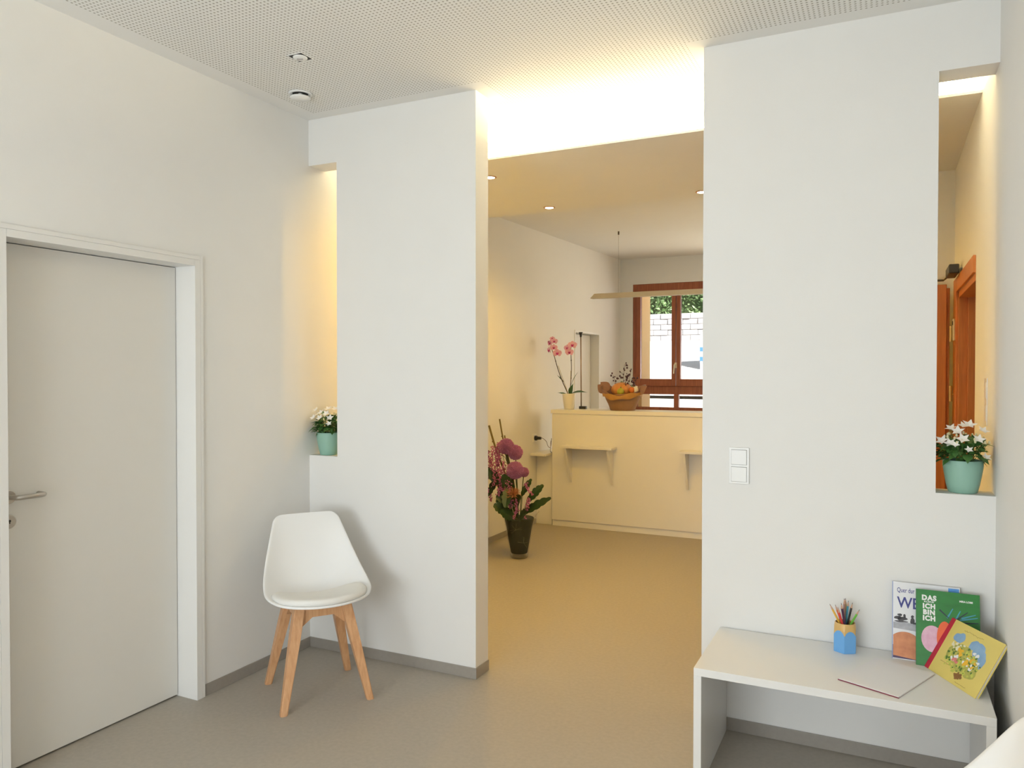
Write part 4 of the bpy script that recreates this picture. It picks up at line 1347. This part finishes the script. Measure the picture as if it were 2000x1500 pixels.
# ================================================================== BIG FLOWER VASE
vx, vy = -2.664, 5.60
gv = empty('glass_vase', (vx, vy, 0), 0, 'flared clear glass floor vase lined with dark leaves', 'vase')
bm = bmesh.new()
lathe(bm, [(0.066, 0.0), (0.070, 0.002), (0.075, 0.03), (0.092, 0.13), (0.112, 0.25), (0.130, 0.325), (0.150, 0.362), (0.163, 0.374), (0.160, 0.377)], 48, cap_b=True)
mk('glass_body', bm, VGLASS, gv, smooth=True)
bm = bmesh.new()
lathe(bm, [(0.066, 0.001), (0.0705, 0.004), (0.0712, 0.022), (0.067, 0.028), (0.0005, 0.030)], 40)
mk('glass_base', bm, mat_glass('thick_glass_base', (0.90, 0.88, 0.82), 0.8), gv, smooth=True)
bm = bmesh.new()
lathe(bm, [(0.062, 0.038), (0.068, 0.045), (0.084, 0.13), (0.104, 0.25), (0.121, 0.318), (0.118, 0.326), (0.06, 0.318), (0.0005, 0.315)], 40)
mk('leaf_lining', bm, mat('very_dark_leaf_lining', (0.010, 0.014, 0.007), 0.7, 0.5, 14, col2=(0.02, 0.03, 0.014)), gv, smooth=True)
bm = bmesh.new()
rg = random.Random(3)
for cx, cz in ((-0.028, 0.245), (0.035, 0.135)):
    for k in range(7):
        a = rg.uniform(0, 6.28)
        r0 = 0.085 if cz < 0.2 else 0.1035
        pts = []
        for t in (0, 0.5, 1):
            x_, z_ = cx + math.cos(a) * 0.05 * t, cz + math.sin(a) * 0.05 * t
            rr = 0.068 + (z_ - 0.045) * 0.180 + 0.0025
            pts.append((x_, -math.sqrt(max(1e-5, rr * rr - x_ * x_)), z_))
        tube(bm, pts, 0.0008, 4)
ob = mk('leaf_veins', bm, mat('pale_leaf_vein', (0.14, 0.15, 0.09), 0.5), gv)
ob.rotation_euler = (0, 0, R(26))

GR = 'cut flowers in the glass floor vase'
ALL = mat('purple_allium_floret', (0.52, 0.14, 0.46), 0.65, 0.35, 90, col2=(0.82, 0.42, 0.74))
STG = mat('dark_green_stalk', (0.06, 0.09, 0.03), 0.5, 0.2, 30)
VL = Vector((vx, vy, 0))


def allium(x, y, z, r, label, seed):
    rg = random.Random(seed)
    e = empty('allium', (vx, vy, 0.0), 0, label, 'flower', GR)
    c = Vector((x - vx, y - vy, z))
    bm = bmesh.new()
    tube(bm, cr([(c.x * 0.15, c.y * 0.15, 0.32), (c.x * 0.5, c.y * 0.5, 0.32 + (z - 0.32) * 0.5), c], 4), 0.004, 6)
    mk('stalk', bm, STG, e)
    bm = bmesh.new()
    ball(bm, (0, 0, 0), r * 0.8, 20)
    N_ = 420
    for i in range(N_):
        zz = 1 - 2 * (i + 0.5) / N_
        a = i * 2.399963
        q = math.sqrt(1 - zz * zz)
        d = Vector((q * math.cos(a), q * math.sin(a), zz))
        s = r * rg.uniform(0.93, 1.07)
        t1 = d.orthogonal().normalized()
        t2 = d.cross(t1)
        w = r * 0.085
        p = d * s
        b0 = d * (r * 0.76)
        ph = rg.uniform(0, 6)
        vs = [bm.verts.new(p + (t1 * math.cos(ph + k * 1.571) + t2 * math.sin(ph + k * 1.571)) * w) for k in range(4)]
        vc = bm.verts.new(b0)
        for k in range(4):
            bm.faces.new((vc, vs[k], vs[(k + 1) % 4]))
    mk('flower_head', bm, ALL, e, loc=c, recalc=False)


allium(-2.772, 5.58, 0.900, 0.064, 'topmost purple allium ball in the glass vase', 1)
allium(-2.700, 5.60, 0.852, 0.060, 'purple allium ball overlapped by the topmost one', 2)
allium(-2.682, 5.56, 0.712, 0.070, 'lowest and largest purple allium ball in the vase', 3)
allium(-2.838, 5.68, 0.865, 0.040, 'small dark purple allium half hidden behind the topmost', 4)
allium(-2.640, 5.64, 0.690, 0.040, 'small dark purple allium behind the lowest ball', 5)

BR2 = mat('olive_brown_branch', (0.16, 0.12, 0.035), 0.7, 0.25, 40)
for tx, tz, rad, lab in ((-2.956, 1.062, 0.0085, 'thick bare olive branch on the outer side of the vase'), (-2.858, 1.118, 0.0065, 'tallest bare branch standing in the vase'), (-2.812, 0.985, 0.006, 'shortest bare branch behind the topmost allium')):
    e = empty('branch', (vx, vy, 0), 0, lab, 'branch', GR)
    bm = bmesh.new()
    t = Vector((tx - vx, 0.03, tz))
    pts = cr([(t.x * 0.12, 0.01, 0.32), (t.x * 0.5 + 0.012, 0.02, 0.32 + (tz - 0.32) * 0.45), (t.x * 0.78, 0.025, 0.32 + (tz - 0.32) * 0.75), t], 4)
    tube(bm, pts, rad, 7)
    ball(bm, pts[9] + Vector((-0.007, 0, 0)), rad * 0.9, 6)
    mk('wood', bm, BR2, e, smooth=False)

BIGL = mat('dark_foliage_leaf', (0.012, 0.040, 0.012), 0.4, 0.35, 10, col2=(0.035, 0.085, 0.025))


def big_leaf_mesh(L_, Wd):
    """lobed leaf with deep cuts"""
    bm = bmesh.new()
    n = 14
    rows = []
    for i in range(n + 1):
        t = i / n
        w = Wd * math.sin(math.pi * (t * 0.9 + 0.07)) ** 0.7 * (1.0 if i % 3 else 0.80)
        z = -0.10 * L_ * t * t
        rows.append([bm.verts.new((-w, L_ * t + w * 0.35, z + 0.2 * w)), bm.verts.new((0, L_ * t, z)), bm.verts.new((w, L_ * t + w * 0.35, z + 0.2 * w))])
    for a, b in zip(rows, rows[1:]):
        bm.faces.new((a[0], a[1], b[1], b[0]))
        bm.faces.new((a[1], a[2], b[2], b[1]))
    return bm


for i, (b0, d, L_, Wd, lab) in enumerate((
        ((0.04, -0.03, 0.36), (0.85, -0.15, 0.55), 0.30, 0.040, 'long lobed leaf pointing at the counter from the vase'),
        ((0.06, 0.02, 0.45), (0.75, 0.0, 0.85), 0.20, 0.040, 'upper broad leaf on the counter side of the vase'),
        ((-0.01, -0.06, 0.33), (-0.25, -0.5, 0.28), 0.15, 0.055, 'wide dark leaf over the front vase rim'),
        ((0.03, -0.06, 0.33), (0.45, -0.45, 0.35), 0.15, 0.050, 'dark leaf over the rim below the allium balls'),
        ((-0.08, 0.0, 0.52), (-0.55, -0.2, 0.55), 0.24, 0.045, 'dark leaf reaching upward beside the pier edge'),
        ((-0.09, -0.02, 0.62), (-0.35, -0.3, -0.75), 0.20, 0.035, 'drooping dark leaf on the pier side of the vase'),
        ((-0.16, -0.02, 0.68), (-0.45, -0.2, -0.8), 0.22, 0.034, 'outermost drooping leaf by the pier edge'),
        ((-0.04, -0.03, 0.50), (-0.2, -0.4, 0.8), 0.20, 0.050, 'upright dark leaf in the middle of the bouquet'),
        ((-0.02, -0.02, 0.42), (-0.6, -0.4, 0.35), 0.17, 0.040, 'low dark leaf spreading toward the pier'),
        ((0.02, 0.0, 0.50), (0.35, 0.1, 0.7), 0.16, 0.030, 'narrow dark leaf behind the lowest allium'),
        ((-0.13, -0.03, 0.58), (-0.5, -0.3, 0.6), 0.20, 0.045, 'upper dark leaf among the pink tassels'),
        ((-0.06, -0.05, 0.60), (0.05, -0.5, -0.7), 0.20, 0.045, 'drooping dark leaf beneath the alliums'),
        ((0.0, -0.05, 0.42), (0.35, -0.5, 0.5), 0.16, 0.050, 'dark leaf below the spiky flower'),
        ((-0.05, -0.05, 0.36), (-0.5, -0.5, 0.4), 0.16, 0.05, 'short dark leaf low on the pier side rim'))):
    e = empty('foliage_leaf', (vx, vy, 0), 0, lab, 'leaf', GR)
    lm = mk('leaf_blade', big_leaf_mesh(L_, Wd), BIGL, e, smooth=False, recalc=False)
    lm.matrix_local = at(b0, d, (0.1, -0.9, 0.6))
    bm = bmesh.new()
    tube(bm, [(b0[0] * 0.3, b0[1] * 0.3, 0.315), (b0[0] * 0.8, b0[1] * 0.8, max(0.325, b0[2] - 0.05)), b0], 0.003, 5)
    mk('stalk', bm, STG, e)

AMA = mat('pink_amaranth_tassel', (0.50, 0.09, 0.30), 0.75, 0.4, 80, col2=(0.68, 0.24, 0.48))
for i, (hx, hy, hz, L_, lean_, lab) in enumerate((
        (-0.275, -0.03, 0.86, 0.22, -0.02, 'outermost hanging pink amaranth tassel at the pier edge'), (-0.225, -0.05, 0.90, 0.26, -0.01, 'second hanging pink tassel counted from the pier edge'), (-0.185, -0.04, 0.93, 0.20, 0.01, 'thin pink tassel beside the thick olive branch'),
        (-0.150, -0.06, 0.84, 0.30, 0.01, 'long pink tassel hanging below the topmost allium'), (-0.095, -0.07, 0.78, 0.26, -0.01, 'thick pink tassel at the side of the lowest allium'), (-0.055, -0.08, 0.64, 0.24, 0.02, 'pink tassel curling over the middle leaves'),
        (0.012, -0.09, 0.49, 0.17, 0.0, 'short pink tassel hanging over the front vase rim'), (0.105, -0.06, 0.50, 0.17, -0.015, 'pink tassel hanging over the counter side rim'), (-0.22, -0.02, 0.62, 0.18, -0.03, 'low pink tassel dangling beside the drooping leaves'), (0.075, -0.04, 0.62, 0.10, 0.06, 'pink tassel spray below the broad counter side leaf'),
        (-0.30, -0.05, 0.78, 0.20, -0.02, 'dark pink tassel partly hidden by the pier edge'), (-0.205, -0.07, 0.80, 0.22, 0.015, 'full pink tassel below the thick olive branch'), (-0.125, -0.08, 0.72, 0.22, -0.01, 'pale pink tassel in front of the stalks'),
        (-0.165, -0.05, 0.88, 0.14, 0.0, 'short pink tassel close beside the topmost allium'), (-0.25, -0.06, 0.72, 0.2, 0.0, 'rosy tassel between the drooping leaves'))):
    rg = random.Random(40 + i)
    e = empty('amaranth', (vx, vy, 0), 0, lab, 'flower', GR)
    bm = bmesh.new()
    tube(bm, cr([(hx * 0.2, hy * 0.2, 0.32), (hx * 0.6, hy * 0.5, hz - 0.08), (hx, hy, hz)], 4), 0.002, 5)
    mk('stalk', bm, STG, e)
    bm = bmesh.new()
    for k in range(int(L_ * 380)):
        t = k / (L_ * 380)
        c = Vector((hx + lean_ * t + 0.012 * math.sin(5 * t + i), hy - 0.01 * t, hz - L_ * t))
        rr = (0.013 if i in (3, 4, 5, 11, 12) else 0.009) * (1 - 0.5 * t)
        c += Vector((rg.gauss(0, rr), rg.gauss(0, rr), 0))
        s = rg.uniform(0.004, 0.0075)
        ret = bmesh.ops.create_icosphere(bm, subdivisions=1, radius=s)
        for v in ret['verts']:
            v.co += c
    mk('tassel', bm, AMA, e, smooth=True)

pcn = empty('pincushion_flower', (vx, vy, 0), 0, 'spiky pinkish orange flower among the low leaves', 'flower', GR)
bm = bmesh.new()
rg = random.Random(77)
for k in range(150):
    a, b = rg.uniform(0, 6.28), rg.uniform(-0.35, 1.3)
    d = Vector((math.cos(a) * math.cos(b), math.sin(a) * math.cos(b), math.sin(b)))
    tube(bm, [d * 0.015, d * rg.uniform(0.05, 0.072)], [0.0022, 0.0010], 4)
mk('flower_head', bm, mat('salmon_pincushion', (0.55, 0.16, 0.12), 0.6, 0.3, 60, col2=(0.62, 0.34, 0.14)), pcn, loc=(-0.01, -0.09, 0.52))
bm = bmesh.new()
tube(bm, [(0, -0.02, 0.32), (-0.008, -0.08, 0.51)], 0.005, 6)
mk('stalk', bm, STG, pcn)
